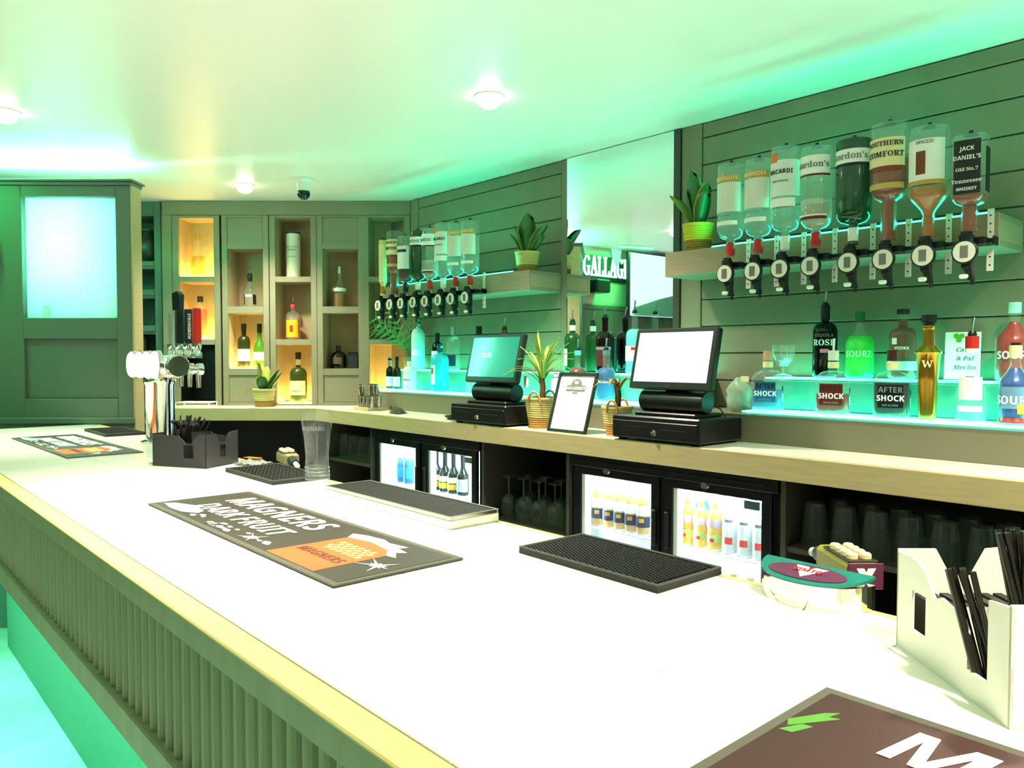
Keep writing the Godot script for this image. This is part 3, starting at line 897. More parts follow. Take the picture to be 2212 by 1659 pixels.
func optics() -> void:
	var clear := M["clear_glass"] as Material
	var water := liquid("spirit_clear", Color(0.80, 0.86, 0.84), 0.03)
	var pink := liquid("spirit_pink", Color(0.85, 0.55, 0.52), 0.35)
	var amber := liquid("spirit_amber", Color(0.52, 0.19, 0.02), 0.95)
	var gold := liquid("spirit_gold", Color(0.74, 0.42, 0.04), 0.8)
	var purple := liquid("spirit_purple", Color(0.22, 0.08, 0.10), 0.92)
	var gg := liquid("green_glass", Color(0.02, 0.22, 0.07), 0.72)
	gg.roughness = 0.08
	var mar := mat("maroon_ink", Color(0.42, 0.06, 0.10), 0.5)
	# kinds: label text, colours
	var kinds := {
		"vodka": {"glass": clear, "liquid": water, "fill": 0.62, "neck": M["red_ink"], "what": "clear bottle with a white label under a gold band"},
		"rum": {"glass": clear, "liquid": water, "fill": 0.22, "neck": M["white_plastic"], "what": "clear bottle with a wide white label and an orange roundel"},
		"pinkgin": {"glass": clear, "liquid": pink, "fill": 0.35, "neck": M["red_ink"], "what": "clear pinkish gin bottle with a maroon-lined white label"},
		"gin": {"glass": gg, "liquid": water, "fill": 0.3, "neck": M["white_plastic"], "what": "green glass gin bottle with a white label"},
		"southern": {"glass": clear, "liquid": amber, "fill": 0.62, "neck": amber, "what": "bottle of dark amber liqueur with a cream label"},
		"spiced": {"glass": clear, "liquid": gold, "fill": 0.26, "neck": gold, "what": "clear bottle of little amber rum with a picture label"},
		"whiskey": {"glass": clear, "liquid": amber, "fill": 0.20, "neck": M["black_plastic"], "what": "square bottle with a black label and a little whiskey"},
		"purple": {"glass": clear, "liquid": purple, "fill": 0.6, "neck": M["black_plastic"], "what": "bottle of dark purple liqueur with a tall white label"},
		"slim": {"glass": mat("slim_cream", Color(0.86, 0.80, 0.50), 0.25), "liquid": gold, "fill": 0.3, "neck": gold, "what": "slim pale yellow bottle"},
	}
	var right := [["vodka", -1.671, 2.146, 0.050], ["vodka", -1.554, 2.142, 0.050], ["rum", -1.447, 2.166, 0.052], ["pinkgin", -1.332, 2.143, 0.053], ["gin", -1.201, 2.141, 0.057], ["southern", -1.086, 2.168, 0.058], ["spiced", -0.965, 2.131, 0.058], ["whiskey", -0.848, 2.082, 0.050]]
	var left := [["slim", -4.111, 2.134, 0.024], ["southern", -3.982, 2.172, 0.048], ["purple", -3.863, 2.128, 0.048], ["gin", -3.737, 2.145, 0.046], ["pinkgin", -3.618, 2.144, 0.048], ["rum", -3.492, 2.158, 0.050], ["vodka", -3.377, 2.143, 0.048], ["vodka", -3.254, 2.139, 0.050]]
	var nth := ["first", "second", "third", "fourth", "fifth", "sixth", "seventh", "eighth"]
	var proto := optic_unit()
	for side in 2:
		var row: Array = right if side == 0 else left
		var where: String = "right shelf" if side == 0 else "left shelf"
		for i in 8:
			var k: Dictionary = kinds[row[i][0]]
			var x: float = row[i][1]
			var r: float = row[i][3]
			var y0 := 1.7935
			var h: float = row[i][2] - y0
			var u := proto.duplicate()
			u.name = numbered("spirit_optic")
			add_child(u)
			u.position = Vector3(x, 1.733, -2.575)
			tag(u, "black optic with white dial, %s from the left on the %s" % [nth[i], where], "optic", "optics on the %s" % where)
			var up := shape(r, h * 0.68, h * 0.80, 0.0145, h)
			if row[i][0] == "southern":
				up = shape(r, h * 0.50, h * 0.66, 0.024, h)
			elif row[i][0] == "spiced":
				up = shape(r, h * 0.60, h * 0.80, 0.017, h, false)
			elif row[i][0] == "whiskey":
				up = shape(r, h * 0.60, h * 0.72, 0.022, h)
			var prof := turned(up, h)
			var d := {"prof": prof, "glass": k.glass, "liquid": k.liquid, "level": h * (0.2 + 0.8 * float(k.fill)) if k.fill > 0.3 else h * (0.18 + float(k.fill)), "labels": [], "texts": [], "caps": [[0.0165, 0.008, 0.058, k.neck]]}
			var b := func(f: float) -> float: return h * f
			match row[i][0]:
				"vodka":
					d.labels = [[b.call(0.80), b.call(0.865), 140, M["gold_ink"]], [b.call(0.48), b.call(0.79), 140, mat("label_silver", Color(0.84, 0.85, 0.80), 0.5)], [b.call(0.34), b.call(0.385), 110, M["white_paper"]]]
					d.texts = [["SMIRNOFF", 0.014, b.call(0.832), M["cream_paper"]]]
				"rum":
					d.labels = [[b.call(0.52), b.call(0.86), 170, mat("label_white", Color(0.86, 0.90, 0.88), 0.5)], [b.call(0.42), b.call(0.50), 120, M["white_paper"]], [b.call(0.84), b.call(0.93), 40, M["orange_paper"], -30, 1]]
					d.texts = [["BACARDI", 0.015, b.call(0.75), M["black_ink"]], ["RON SUPERIOR", 0.006, b.call(0.66), M["grey_ink"]]]
				"pinkgin":
					d.labels = [[b.call(0.72), b.call(0.90), 150, M["white_paper"]], [b.call(0.70), b.call(0.72), 150, mar], [b.call(0.28), b.call(0.31), 120, mar], [b.call(0.31), b.call(0.325), 120, M["white_paper"]]]
					d.texts = [["Gordon's", 0.020, b.call(0.81), M["grey_ink"], true]]
				"gin":
					d.labels = [[b.call(0.76), b.call(0.89), 150, M["white_paper"]], [b.call(0.735), b.call(0.755), 150, M["black_ink"]]]
					d.texts = [["Gordon's", 0.020, b.call(0.825), M["grey_ink"], true]]
				"southern":
					d.labels = [[b.call(0.62), b.call(0.86), 130, M["cream_paper"]], [b.call(0.58), b.call(0.62), 110, mat("label_copper", Color(0.50, 0.20, 0.06), 0.5)], [b.call(0.43), b.call(0.48), 130, mat("label_tan", Color(0.80, 0.66, 0.36), 0.5)]]
					d.texts = [["SOUTHERN", 0.015, b.call(0.81), M["black_ink"], true], ["COMFORT", 0.017, b.call(0.72), M["black_ink"], true]]
				"spiced":
					d.labels = [[b.call(0.50), b.call(0.87), 120, M["white_paper"]], [b.call(0.46), b.call(0.50), 130, M["gold_ink"]], [b.call(0.55), b.call(0.76), 28, mat("label_brown", Color(0.45, 0.22, 0.08), 0.6), -10, 1]]
					d.texts = [["SPICED", 0.010, b.call(0.84), M["grey_ink"], true]]
				"whiskey":
					d.n = 5.0
					d.sx = 0.92; d.sz = 0.92
					d.labels = [[b.call(0.38), b.call(0.93), 78, mat("label_black", Color(0.07, 0.08, 0.08), 0.5)], [b.call(0.40), b.call(0.86), 60, M["label_black"], 88]]
					d.texts = [["JACK", 0.012, b.call(0.84), M["white_ink"]], ["DANIEL'S", 0.012, b.call(0.75), M["white_ink"]], ["Old No.7", 0.010, b.call(0.63), M["white_ink"], true], ["Tennessee", 0.011, b.call(0.51), M["white_ink"], true], ["WHISKEY", 0.009, b.call(0.43), M["white_ink"]]]
				"purple":
					d.labels = [[b.call(0.42), b.call(0.82), 130, M["white_paper"]], [b.call(0.71), b.call(0.76), 90, M["navy_paper"], 0, 1]]
				"slim":
					d.labels = [[b.call(0.25), b.call(0.92), 120, M["cream_paper"]]]
			var bo := bottle("optic_bottle", "upturned %s, %s on %s" % [k.what, nth[i], where], Vector3(x, y0, -2.597), 6.0 if side == 0 else 14.0, d, "upturned bottles on the %s" % where)
			part("holder_cap", lathe(mk(), [[0.0, h], [0.020, h], [0.018, h + 0.006], [0.007, h + 0.009], [0.006, h + 0.016], [0.0, h + 0.018]], 14), M["black_plastic"], bo)
		var rail := thing("optic_rail", "black rail carrying the optics before the %s" % where, "rail", Vector3((row[0][1] + row[7][1]) / 2, 1.768, -2.64))
		var half: float = (row[7][1] - row[0][1]) / 2 + 0.06
		part("bar", bx(-half, half, -0.008, 0.008, -0.022, 0.012, 0.002), M["black_plastic"], rail)
		part("end_stop", bx(half - 0.006, half, -0.014, 0.014, -0.022, 0.016, 0.002), M["black_plastic"], rail)
		part("end_stop", bx(-half, -half + 0.006, -0.014, 0.014, -0.022, 0.016, 0.002), M["black_plastic"], rail)
	proto.free()

func tier_bottles() -> void:
	var clear := M["clear_glass"] as Material
	# ---- right section, upper step
	var T := TIER2
	var z2 := -2.815
	bottle("liqueur_bottle", "black liqueur bottle with white lettering and a pink rose patch on the upper tier", Vector3(-1.402, T, z2), 20, {"prof": shape(0.044, 0.165, 0.205, 0.014, 0.262), "glass": mat("glass_black", Color(0.012, 0.014, 0.015), 0.08), "caps": [[0.0165, 0.215, 0.268, M["black_plastic"]]], "texts": [["TEQUILA", 0.011, 0.155, M["grey_ink"], true], ["ROSE", 0.022, 0.128, M["white_ink"], true]], "labels": [[0.090, 0.104, 40, M["pink_ink"], 4]], "pour": true})
	bottle("liqueur_bottle", "glowing green liqueur bottle with a round embossed logo on the upper tier", Vector3(-1.272, T, z2), 18, {"prof": shape(0.050, 0.125, 0.185, 0.014, 0.232, false), "glass": clear, "liquid": liquid("sour_green", Color(0.10, 0.92, 0.28), 0.8), "level": 0.150, "texts": [["SOURZ", 0.022, 0.085, M["green_paper"]]], "caps": [[0.0165, 0.200, 0.238, mat("cap_green", Color(0.08, 0.40, 0.25), 0.3)]]})
	bottle("vodka_bottle", "amber vodka bottle with a dark cork and white base label on the upper tier", Vector3(-1.122, T, z2), 18, {"prof": shape(0.047, 0.150, 0.176, 0.018, 0.225), "glass": clear, "liquid": liquid("spirit_caramel", Color(0.50, 0.22, 0.03), 0.85), "level": 0.20, "texts": [["VODKA", 0.010, 0.105, M["white_ink"]]], "labels": [[0.028, 0.060, 150, M["white_paper"]], [0.118, 0.140, 22, M["white_paper"], -30]], "caps": [[0.020, 0.222, 0.240, mat("cork_dark", Color(0.10, 0.07, 0.04), 0.6)]]})
	bottle("liqueur_bottle", "red liqueur bottle with a clear neck at the right end of the upper tier", Vector3(-0.784, T, z2), 16, {"prof": shape(0.052, 0.125, 0.190, 0.016, 0.240, false), "glass": clear, "liquid": liquid("sour_red", Color(0.70, 0.10, 0.07), 0.9), "level": 0.185, "texts": [["SOURZ", 0.024, 0.080, M["white_ink"]]], "caps": [[0.018, 0.212, 0.246, mat("cap_clear", Color(0.7, 0.9, 0.85), 0.2)]]})
	var card := thing("greeting_card", "pale card with handwriting and a green shamrock leaning on the upper tier", "card", Vector3(-0.945, T, -2.85), 12)
	part("sheet", box(mk(), Vector3(0, 0.08, 0), Vector3(0.105, 0.16, 0.0012), 0.0, Transform3D(Basis(Vector3.RIGHT, deg_to_rad(-9)), Vector3.ZERO)), M["white_paper"], card)
	var tilt := Transform3D(Basis(Vector3.RIGHT, deg_to_rad(-9)), Vector3.ZERO)
	var st := mk()
	for w in [["Cardi", 0.10], ["& Pal", 0.07], ["Merlin", 0.04]]:
		letters(st, w[0], 0.014, func(v: Vector3) -> Vector3: return tilt * Vector3(v.x + v.y * 0.3 + 0.008, v.y + w[1], v.z + 0.0012), true, 0.0004)
	part("handwriting", st, mat("blue_ink", Color(0.10, 0.35, 0.35), 0.6), card)
	st = mk()
	for k in 3:
		var a := TAU * k / 3.0 + 0.5
		lathe(st, [[0.0, 0.0], [0.009, 0.0], [0.009, 0.0008], [0.0, 0.0008]], 10, 2.0, 1.0, 1.0, tilt * Transform3D(Basis(Vector3.RIGHT, PI / 2), Vector3(-0.012 + cos(a) * 0.009, 0.142 + sin(a) * 0.009, 0.0010)))
	part("shamrock", st, mat("shamrock_green", Color(0.25, 0.65, 0.15), 0.5), card)
	var gob := thing("goblet", "small clear stemmed glass on the upper tier above the blue square bottle", "glass", Vector3(-1.571, T, z2), 0)
	part("bowl", lathe(mk(), [[0.0, 0.035], [0.02, 0.038], [0.038, 0.060], [0.044, 0.09], [0.045, 0.122], [0.0435, 0.122], [0.042, 0.09], [0.035, 0.062], [0.0, 0.04]], 24), clear, gob)
	part("foot", lathe(mk(), [[0.0, 0.0], [0.034, 0.0], [0.034, 0.003], [0.006, 0.010], [0.005, 0.036]], 24), clear, gob)
	# ---- right section, lower step: the square bottles
	var z1 := -2.668
	var sq := shape(0.056, 0.108, 0.150, 0.0155, 0.215)
	for a in [["blue", -1.550, Color(0.02, 0.42, 0.62), 0.55, 0.075, Color(0.80, 0.62, 0.52)], ["red", -1.297, Color(0.55, 0.04, 0.03), 0.85, 0.068, Color(0.86, 0.86, 0.80)], ["black", -1.095, Color(0.02, 0.02, 0.03), 0.95, 0.112, Color(0.22, 0.06, 0.05)]]:
		var o := bottle("square_bottle", "square %s liqueur bottle with two-line white lettering on the lower tier" % a[0], Vector3(a[1], TIER1, z1), 14, {"prof": sq, "n": 5.0, "sx": 1.0, "sz": 0.62, "seg": 32, "glass": clear, "liquid": liquid("shock_" + str(a[0]), a[2], a[3]), "level": a[4], "labels": [[0.030, 0.104, 70, mat("shock_panel_" + str(a[0]), [Color(0.06, 0.32, 0.50), Color(0.42, 0.07, 0.06), Color(0.03, 0.03, 0.04)][["blue", "red", "black"].find(a[0])], 0.3)], [0.03, 0.06, 22, M["white_paper"], 78], [0.07, 0.09, 22, M["black_ink"], 78]], "texts": [["AFTER", 0.018, 0.089, M["black_ink"] if a[0] != "black" else M["grey_ink"]], ["SHOCK", 0.0185, 0.061, M["white_ink"]], ["HOT & COOL", 0.006, 0.038, M["grey_ink"]]], "caps": [[0.0175, 0.185, 0.220, mat("shock_cap_" + str(a[0]), a[5], 0.4)], [0.0185, 0.158, 0.180, M["cream_paper"]]]}, "square bottles on the lower tier")
		if a[0] == "red":
			part("pourer_spout", rod(mk(), Vector3(0, 0.22, 0), Vector3(0.002, 0.262, 0.004), 0.004, 8), M["white_plastic"], o)
	bottle("gold_bottle", "slim tall gold bottle with a black stopper on the lower tier", Vector3(-0.978, TIER1, -2.655), 15, {"prof": [[0.0, 0.0], [0.024, 0.0], [0.026, 0.02], [0.028, 0.12], [0.034, 0.205], [0.040, 0.212], [0.030, 0.222], [0.017, 0.235], [0.0155, 0.285], [0.018, 0.288], [0.018, 0.298], [0.0, 0.298]], "n": 4.0, "seg": 28, "glass": mat("gold_glass", Color(0.78, 0.60, 0.22), 0.14, 0.85), "texts": [["W", 0.022, 0.175, M["cream_paper"], true]], "caps": [[0.017, 0.298, 0.308, M["black_plastic"]], [0.022, 0.308, 0.332, M["black_plastic"]]]})
	bottle("sambuca_bottle", "clear aniseed liqueur bottle with a white label and red collar on the lower tier", Vector3(-0.854, TIER1, -2.66), 12, {"prof": shape(0.042, 0.085, 0.15, 0.014, 0.262, false), "glass": clear, "liquid": water_like(), "level": 0.06, "labels": [[0.066, 0.136, 110, M["white_paper"]], [0.126, 0.138, 70, mat("label_rust", Color(0.50, 0.16, 0.08), 0.5), -8, 1], [0.030, 0.048, 100, M["white_paper"]]], "texts": [["SAMBUCA", 0.009, 0.112, M["black_ink"]]], "caps": [[0.019, 0.222, 0.262, M["red_ink"]], [0.0195, 0.212, 0.224, M["white_paper"]]], "pour": true})
	bottle("liqueur_bottle", "blue liqueur bottle with a red base at the right end of the lower tier", Vector3(-0.735, TIER1, -2.655), 10, {"prof": shape(0.042, 0.115, 0.175, 0.0145, 0.225, false), "glass": clear, "liquid": liquid("sour_blue", Color(0.08, 0.28, 0.62), 0.9), "level": 0.165, "labels": [[0.002, 0.018, 360, M["red_ink"]], [0.030, 0.060, 40, M["yellow_paper"], 35], [0.045, 0.110, 90, mat("label_haze", Color(0.42, 0.58, 0.72), 0.5)]], "texts": [["SOURZ", 0.024, 0.070, M["white_ink"]]], "caps": [[0.017, 0.195, 0.232, M["cream_paper"]], [0.014, 0.226, 0.240, M["black_plastic"]]]})
	# ---- left section
	bottle("frosted_bottle", "tall frosted vodka bottle lit cyan on the upper tier beside the palm", Vector3(-4.06, T, -2.82), 25, {"prof": shape(0.043, 0.20, 0.255, 0.014, 0.325), "glass": mat("frosted_glass", Color(0.70, 0.95, 0.95), 0.45), "labels": [[0.08, 0.12, 80, M["white_paper"]]], "caps": [[0.017, 0.28, 0.33, mat("cap_teal", Color(0.05, 0.35, 0.38), 0.3)]]})
	bottle("brown_bottle", "small brown bottle with a white label on the left upper tier", Vector3(-3.857, T, -2.82), 25, {"prof": shape(0.034, 0.13, 0.165, 0.013, 0.215), "glass": mat("glass_brown", Color(0.10, 0.05, 0.02), 0.08), "labels": [[0.02, 0.11, 120, M["white_paper"], -20]], "caps": [[0.0155, 0.17, 0.22, M["black_plastic"]]]})
	bottle("clear_bottle", "clear bottle with a navy block label on the left upper tier", Vector3(-3.694, T, -2.82), 25, {"prof": shape(0.041, 0.16, 0.195, 0.014, 0.25), "glass": clear, "liquid": water_like(), "level": 0.12, "labels": [[0.02, 0.085, 90, M["navy_paper"]]], "caps": [[0.0165, 0.205, 0.256, mat("cap_silver", Color(0.75, 0.8, 0.8), 0.25, 0.8)]]})
	bottle("dark_bottle", "dark bottle behind the left till showing only its black cap", Vector3(-3.467, T, -2.83), 25, {"prof": shape(0.036, 0.15, 0.185, 0.013, 0.235), "glass": M["glass_brown"], "caps": [[0.017, 0.195, 0.25, M["black_plastic"]]]})
	bottle("dark_bottle", "brown bottle with a pourer behind the right edge of the left till", Vector3(-3.244, T, -2.83), 25, {"prof": shape(0.036, 0.15, 0.185, 0.013, 0.230), "glass": M["glass_brown"], "caps": [[0.016, 0.195, 0.225, mat("cap_rust", Color(0.35, 0.14, 0.06), 0.5)]], "pour": true})
	bottle("gin_bottle", "light blue gin bottle with an oval label on the left lower tier", Vector3(-3.622, TIER1, z1), 25, {"prof": shape(0.047, 0.175, 0.215, 0.0145, 0.262), "n": 3.5, "sx": 1.0, "sz": 0.8, "glass": mat("glass_blue", Color(0.15, 0.80, 0.95), 0.1), "labels": [[0.04, 0.15, 50, M["white_paper"], -40], [0.10, 0.135, 25, M["grey_ink"], -40, 1]], "caps": [[0.016, 0.225, 0.27, mat("cap_teal", Color(0.05, 0.35, 0.38), 0.3)]]})
	for a in [[-4.150, "left"], [-4.068, "right"]]:
		bottle("wine_miniature", "small green wine bottle with a white label, %s of the pair below the palm" % a[1], Vector3(a[0], TIER1, z1), 25, {"prof": shape(0.024, 0.10, 0.135, 0.010, 0.19), "glass": mat("glass_green_dark", Color(0.03, 0.12, 0.03), 0.08), "labels": [[0.015, 0.075, 160, M["white_paper"]]], "caps": [[0.0115, 0.14, 0.20, mat("cap_silver", Color(0.75, 0.8, 0.8), 0.25, 0.8) if a[1] == "left" else M["black_plastic"]]]}, "wine miniatures below the palm")
	bottle("white_bottle", "squat white bottle glowing on the left lower tier", Vector3(-3.918, TIER1, -2.66), 25, {"prof": shape(0.042, 0.11, 0.14, 0.014, 0.165), "glass": mat("opal_glass", Color(0.88, 0.95, 0.94), 0.25), "labels": [[0.03, 0.09, 100, M["white_paper"]]], "texts": [["LIMONE", 0.010, 0.06, M["grey_ink"]]], "caps": [[0.016, 0.145, 0.170, M["white_plastic"]]]})
	var tum := thing("tumbler", "short clear tumbler on the lower tier beside the left till", "glass", Vector3(-3.332, TIER1, z1))
	part("cup", lathe(mk(), [[0.0, 0.0], [0.030, 0.0], [0.035, 0.065], [0.0335, 0.065], [0.029, 0.012], [0.0, 0.012]], 24), clear, tum)
	part("ice", box(mk(), Vector3(0, 0.028, 0), Vector3(0.026, 0.026, 0.026), 0.003, Transform3D(Basis(Vector3.UP, 0.6), Vector3.ZERO)), M["thin_glass"], tum)
	# ---- middle section before the mirror
	bottle("gin_bottle", "green gin bottle with pourer and white neck label before the mirror", Vector3(-2.71, T, z2), 25, {"prof": shape(0.041, 0.155, 0.195, 0.0145, 0.248), "glass": liquid("green_glass_deep", Color(0.01, 0.30, 0.10), 0.85), "labels": [[0.03, 0.115, 60, M["white_paper"], -50], [0.205, 0.232, 360, M["white_paper"]]], "pour": true})
	bottle("dark_bottle", "dark red liqueur bottle with a red label and pourer before the mirror", Vector3(-2.495, T, z2), 25, {"prof": shape(0.044, 0.160, 0.200, 0.0145, 0.262), "glass": mat("glass_wine", Color(0.06, 0.015, 0.02), 0.07), "labels": [[0.03, 0.125, 110, mat("label_wine", Color(0.30, 0.04, 0.06), 0.5)], [0.108, 0.122, 110, M["grey_ink"], 0, 1]], "pour": true})
	bottle("clear_bottle", "pale blue clear bottle with a white and red label half behind the big till", Vector3(-2.313, T, z2), 25, {"prof": shape(0.042, 0.165, 0.205, 0.0145, 0.275), "glass": clear, "liquid": liquid("spirit_pale_blue", Color(0.45, 0.85, 0.92), 0.5), "level": 0.2, "labels": [[0.055, 0.125, 130, M["white_paper"]], [0.105, 0.12, 40, M["red_ink"], 10, 1]], "pour": true})
	for a in [["red", -2.534, Color(0.45, 0.03, 0.03), Color(0.25, 0.75, 0.80)], ["blue", -2.357, Color(0.02, 0.35, 0.60), Color(0.25, 0.45, 0.50)]]:
		bottle("liqueur_bottle", "%s liqueur bottle with a pourer on the lower tier before the mirror" % a[0], Vector3(a[1], TIER1, z1), 25, {"prof": shape(0.044, 0.115, 0.150, 0.0145, 0.225), "glass": clear, "liquid": liquid("mixer_" + str(a[0]), a[2], 0.85), "level": 0.15, "labels": [[0.02, 0.095, 110, mat("mixer_label_" + str(a[0]), a[2].lerp(Color.WHITE, 0.15), 0.5)]], "texts": [["ARCHERS", 0.010, 0.085, M["white_ink"]]] if a[0] == "blue" else [], "caps": [[0.016, 0.205, 0.228, mat("mixer_cap_" + str(a[0]), a[3], 0.4)]], "pour": true})
	bottle("white_bottle", "small pale bottle with a pink cap behind the grassy basket plant", Vector3(-2.679, TIER1, z1), 25, {"prof": shape(0.026, 0.075, 0.095, 0.011, 0.115), "glass": mat("opal_pale", Color(0.80, 0.92, 0.92), 0.25), "caps": [[0.013, 0.098, 0.122, M["pink_ink"]]]})

func water_like() -> Material:
	return liquid("spirit_clear", Color(0.80, 0.86, 0.84), 0.03)

func niche_bottles() -> void:
	var at := func(u: float, y: float) -> Vector3: return diag * Vector3(u, y, -5.235)
	var led := 0.005
	bottle("yellow_bottle", "yellow liqueur bottle with a long neck in the lit top left niche", at.call(-2.10, 1.945 + led), YAW, {"prof": shape(0.046, 0.115, 0.190, 0.014, 0.285, false), "glass": M["clear_glass"], "liquid": liquid("liqueur_yellow", Color(0.92, 0.62, 0.02), 0.97), "level": 0.14, "labels": [[0.02, 0.038, 70, M["gold_ink"]]], "caps": [[0.0165, 0.245, 0.292, M["gold_ink"]]]})
	bottle("orange_bottle", "orange aperitif bottle with a dark cap in the lit niche behind the taps", at.call(-2.09, 1.535 + led), YAW, {"prof": shape(0.046, 0.18, 0.225, 0.016, 0.275), "glass": M["clear_glass"], "liquid": liquid("aperitif_orange", Color(0.95, 0.38, 0.05), 0.8), "level": 0.2, "labels": [[0.05, 0.12, 100, M["orange_paper"]]], "caps": [[0.019, 0.245, 0.285, mat("cap_bronze", Color(0.22, 0.16, 0.05), 0.4)]]})
	bottle("silver_bottle", "clear and black bottle with a silver pourer in the upper second-column niche", at.call(-1.755, 1.75), YAW, {"prof": shape(0.038, 0.10, 0.165, 0.014, 0.215, false), "glass": M["clear_glass"], "liquid": water_like(), "level": 0.1, "labels": [[0.02, 0.085, 60, M["black_ink"], -75], [0.02, 0.085, 60, M["black_ink"], 75], [0.07, 0.085, 70, M["white_paper"]]], "caps": [[0.016, 0.175, 0.222, M["black_plastic"]]], "pour": true})
	bottle("wine_bottle", "olive wine bottle with a large white label in the lit second-column niche", at.call(-1.80, 1.342 + led), YAW, {"prof": shape(0.041, 0.17, 0.215, 0.014, 0.29), "glass": liquid("glass_olive", Color(0.16, 0.17, 0.02), 0.85), "labels": [[0.045, 0.125, 170, M["white_paper"]]], "caps": [[0.0165, 0.245, 0.295, mat("foil_dark", Color(0.08, 0.09, 0.05), 0.4)]]})
	bottle("wine_bottle", "green white-wine bottle with an oval white label in the lit second-column niche", at.call(-1.695, 1.342 + led), YAW, {"prof": shape(0.041, 0.11, 0.215, 0.0135, 0.29, false), "glass": liquid("glass_lime", Color(0.22, 0.50, 0.03), 0.7), "labels": [[0.050, 0.104, 120, M["white_paper"]]], "caps": [[0.016, 0.235, 0.295, M["foil_dark"]]]})
	var tb := thing("gift_tube", "white cardboard whisky tube with a dark rim in the top middle niche", "tube", at.call(-1.462, 1.945), YAW)
	part("tube", lathe(mk(), [[0.0, 0.0], [0.046, 0.0], [0.046, 0.295], [0.0, 0.295]], 28), mat("tube_white", Color(0.88, 0.87, 0.80), 0.5), tb)
	part("lid", lathe(mk(), [[0.0, 0.293], [0.0475, 0.293], [0.0475, 0.305], [0.0, 0.305]], 28), mat("tin_dark", Color(0.16, 0.15, 0.11), 0.4), tb)
	var st := mk()
	for w in [["SINGLE MALT", 0.009, 0.205], ["WHISKY", 0.011, 0.185], ["12 YEARS", 0.008, 0.14]]:
		letters(st, w[0], w[1], func(v: Vector3) -> Vector3: return Vector3(sin(v.x / 0.0465) * (0.0465 + v.z), v.y + w[2], cos(v.x / 0.0465) * (0.0465 + v.z)), true, 0.0005)
	part("lettering", st, M["grey_ink"], tb)
	bottle("whisky_bottle", "cinnamon whisky bottle with a yellow label and red collar in the middle niche", at.call(-1.468, 1.535), YAW, {"prof": shape(0.047, 0.150, 0.190, 0.015, 0.232), "glass": M["clear_glass"], "liquid": liquid("whisky_orange", Color(0.75, 0.32, 0.03), 0.85), "level": 0.13, "labels": [[0.015, 0.130, 110, mat("label_yellow", Color(0.96, 0.66, 0.10), 0.5)], [0.05, 0.095, 26, M["red_ink"], 0, 1]], "caps": [[0.0165, 0.21, 0.238, M["red_ink"]]], "pour": true})
	bottle("whiskey_bottle", "big green whiskey bottle with a cream label in the lit bottom middle niche", at.call(-1.436, 1.110 + led), YAW, {"prof": shape(0.056, 0.185, 0.235, 0.016, 0.330), "glass": liquid("glass_green_whiskey", Color(0.10, 0.24, 0.02), 0.8), "labels": [[0.05, 0.145, 130, M["cream_paper"]], [0.25, 0.29, 200, M["cream_paper"]]], "texts": [["JAMESON", 0.012, 0.075, M["grey_ink"], true]], "caps": [[0.0185, 0.288, 0.336, mat("foil_maroon", Color(0.24, 0.04, 0.05), 0.4)]]})
	bottle("whisky_bottle", "clear decanter bottle half full of golden whisky in the upper fourth-column niche", at.call(-1.155, 1.75), YAW, {"prof": shape(0.048, 0.12, 0.185, 0.015, 0.265, false), "glass": M["clear_glass"], "liquid": liquid("whisky_gold", Color(0.55, 0.36, 0.05), 0.8), "level": 0.09, "labels": [[0.105, 0.128, 150, mat("label_silver", Color(0.84, 0.85, 0.80), 0.5)]], "caps": [[0.017, 0.225, 0.272, mat("cap_silver", Color(0.75, 0.8, 0.8), 0.25, 0.8)]]})
	bottle("round_bottle", "squat black bottle with a brown label in the lower fourth-column niche", at.call(-1.165, 1.342), YAW, {"prof": shape(0.052, 0.075, 0.115, 0.014, 0.150), "glass": mat("glass_black", Color(0.012, 0.014, 0.015), 0.08), "labels": [[0.03, 0.075, 70, mat("label_dull", Color(0.35, 0.25, 0.20), 0.5)]], "caps": [[0.017, 0.118, 0.155, M["black_plastic"]]]})
	var bxn := thing("gift_box", "small black gift box beside the squat bottle in the fourth-column niche", "box", at.call(-1.065, 1.342), YAW)
	part("carton", bx(-0.032, 0.032, 0, 0.10, -0.03, 0.03, 0.002), M["black_ink"], bxn)
	part("lid", bx(-0.033, 0.033, 0.09, 0.112, -0.031, 0.031, 0.002), M["black_plastic"], bxn)

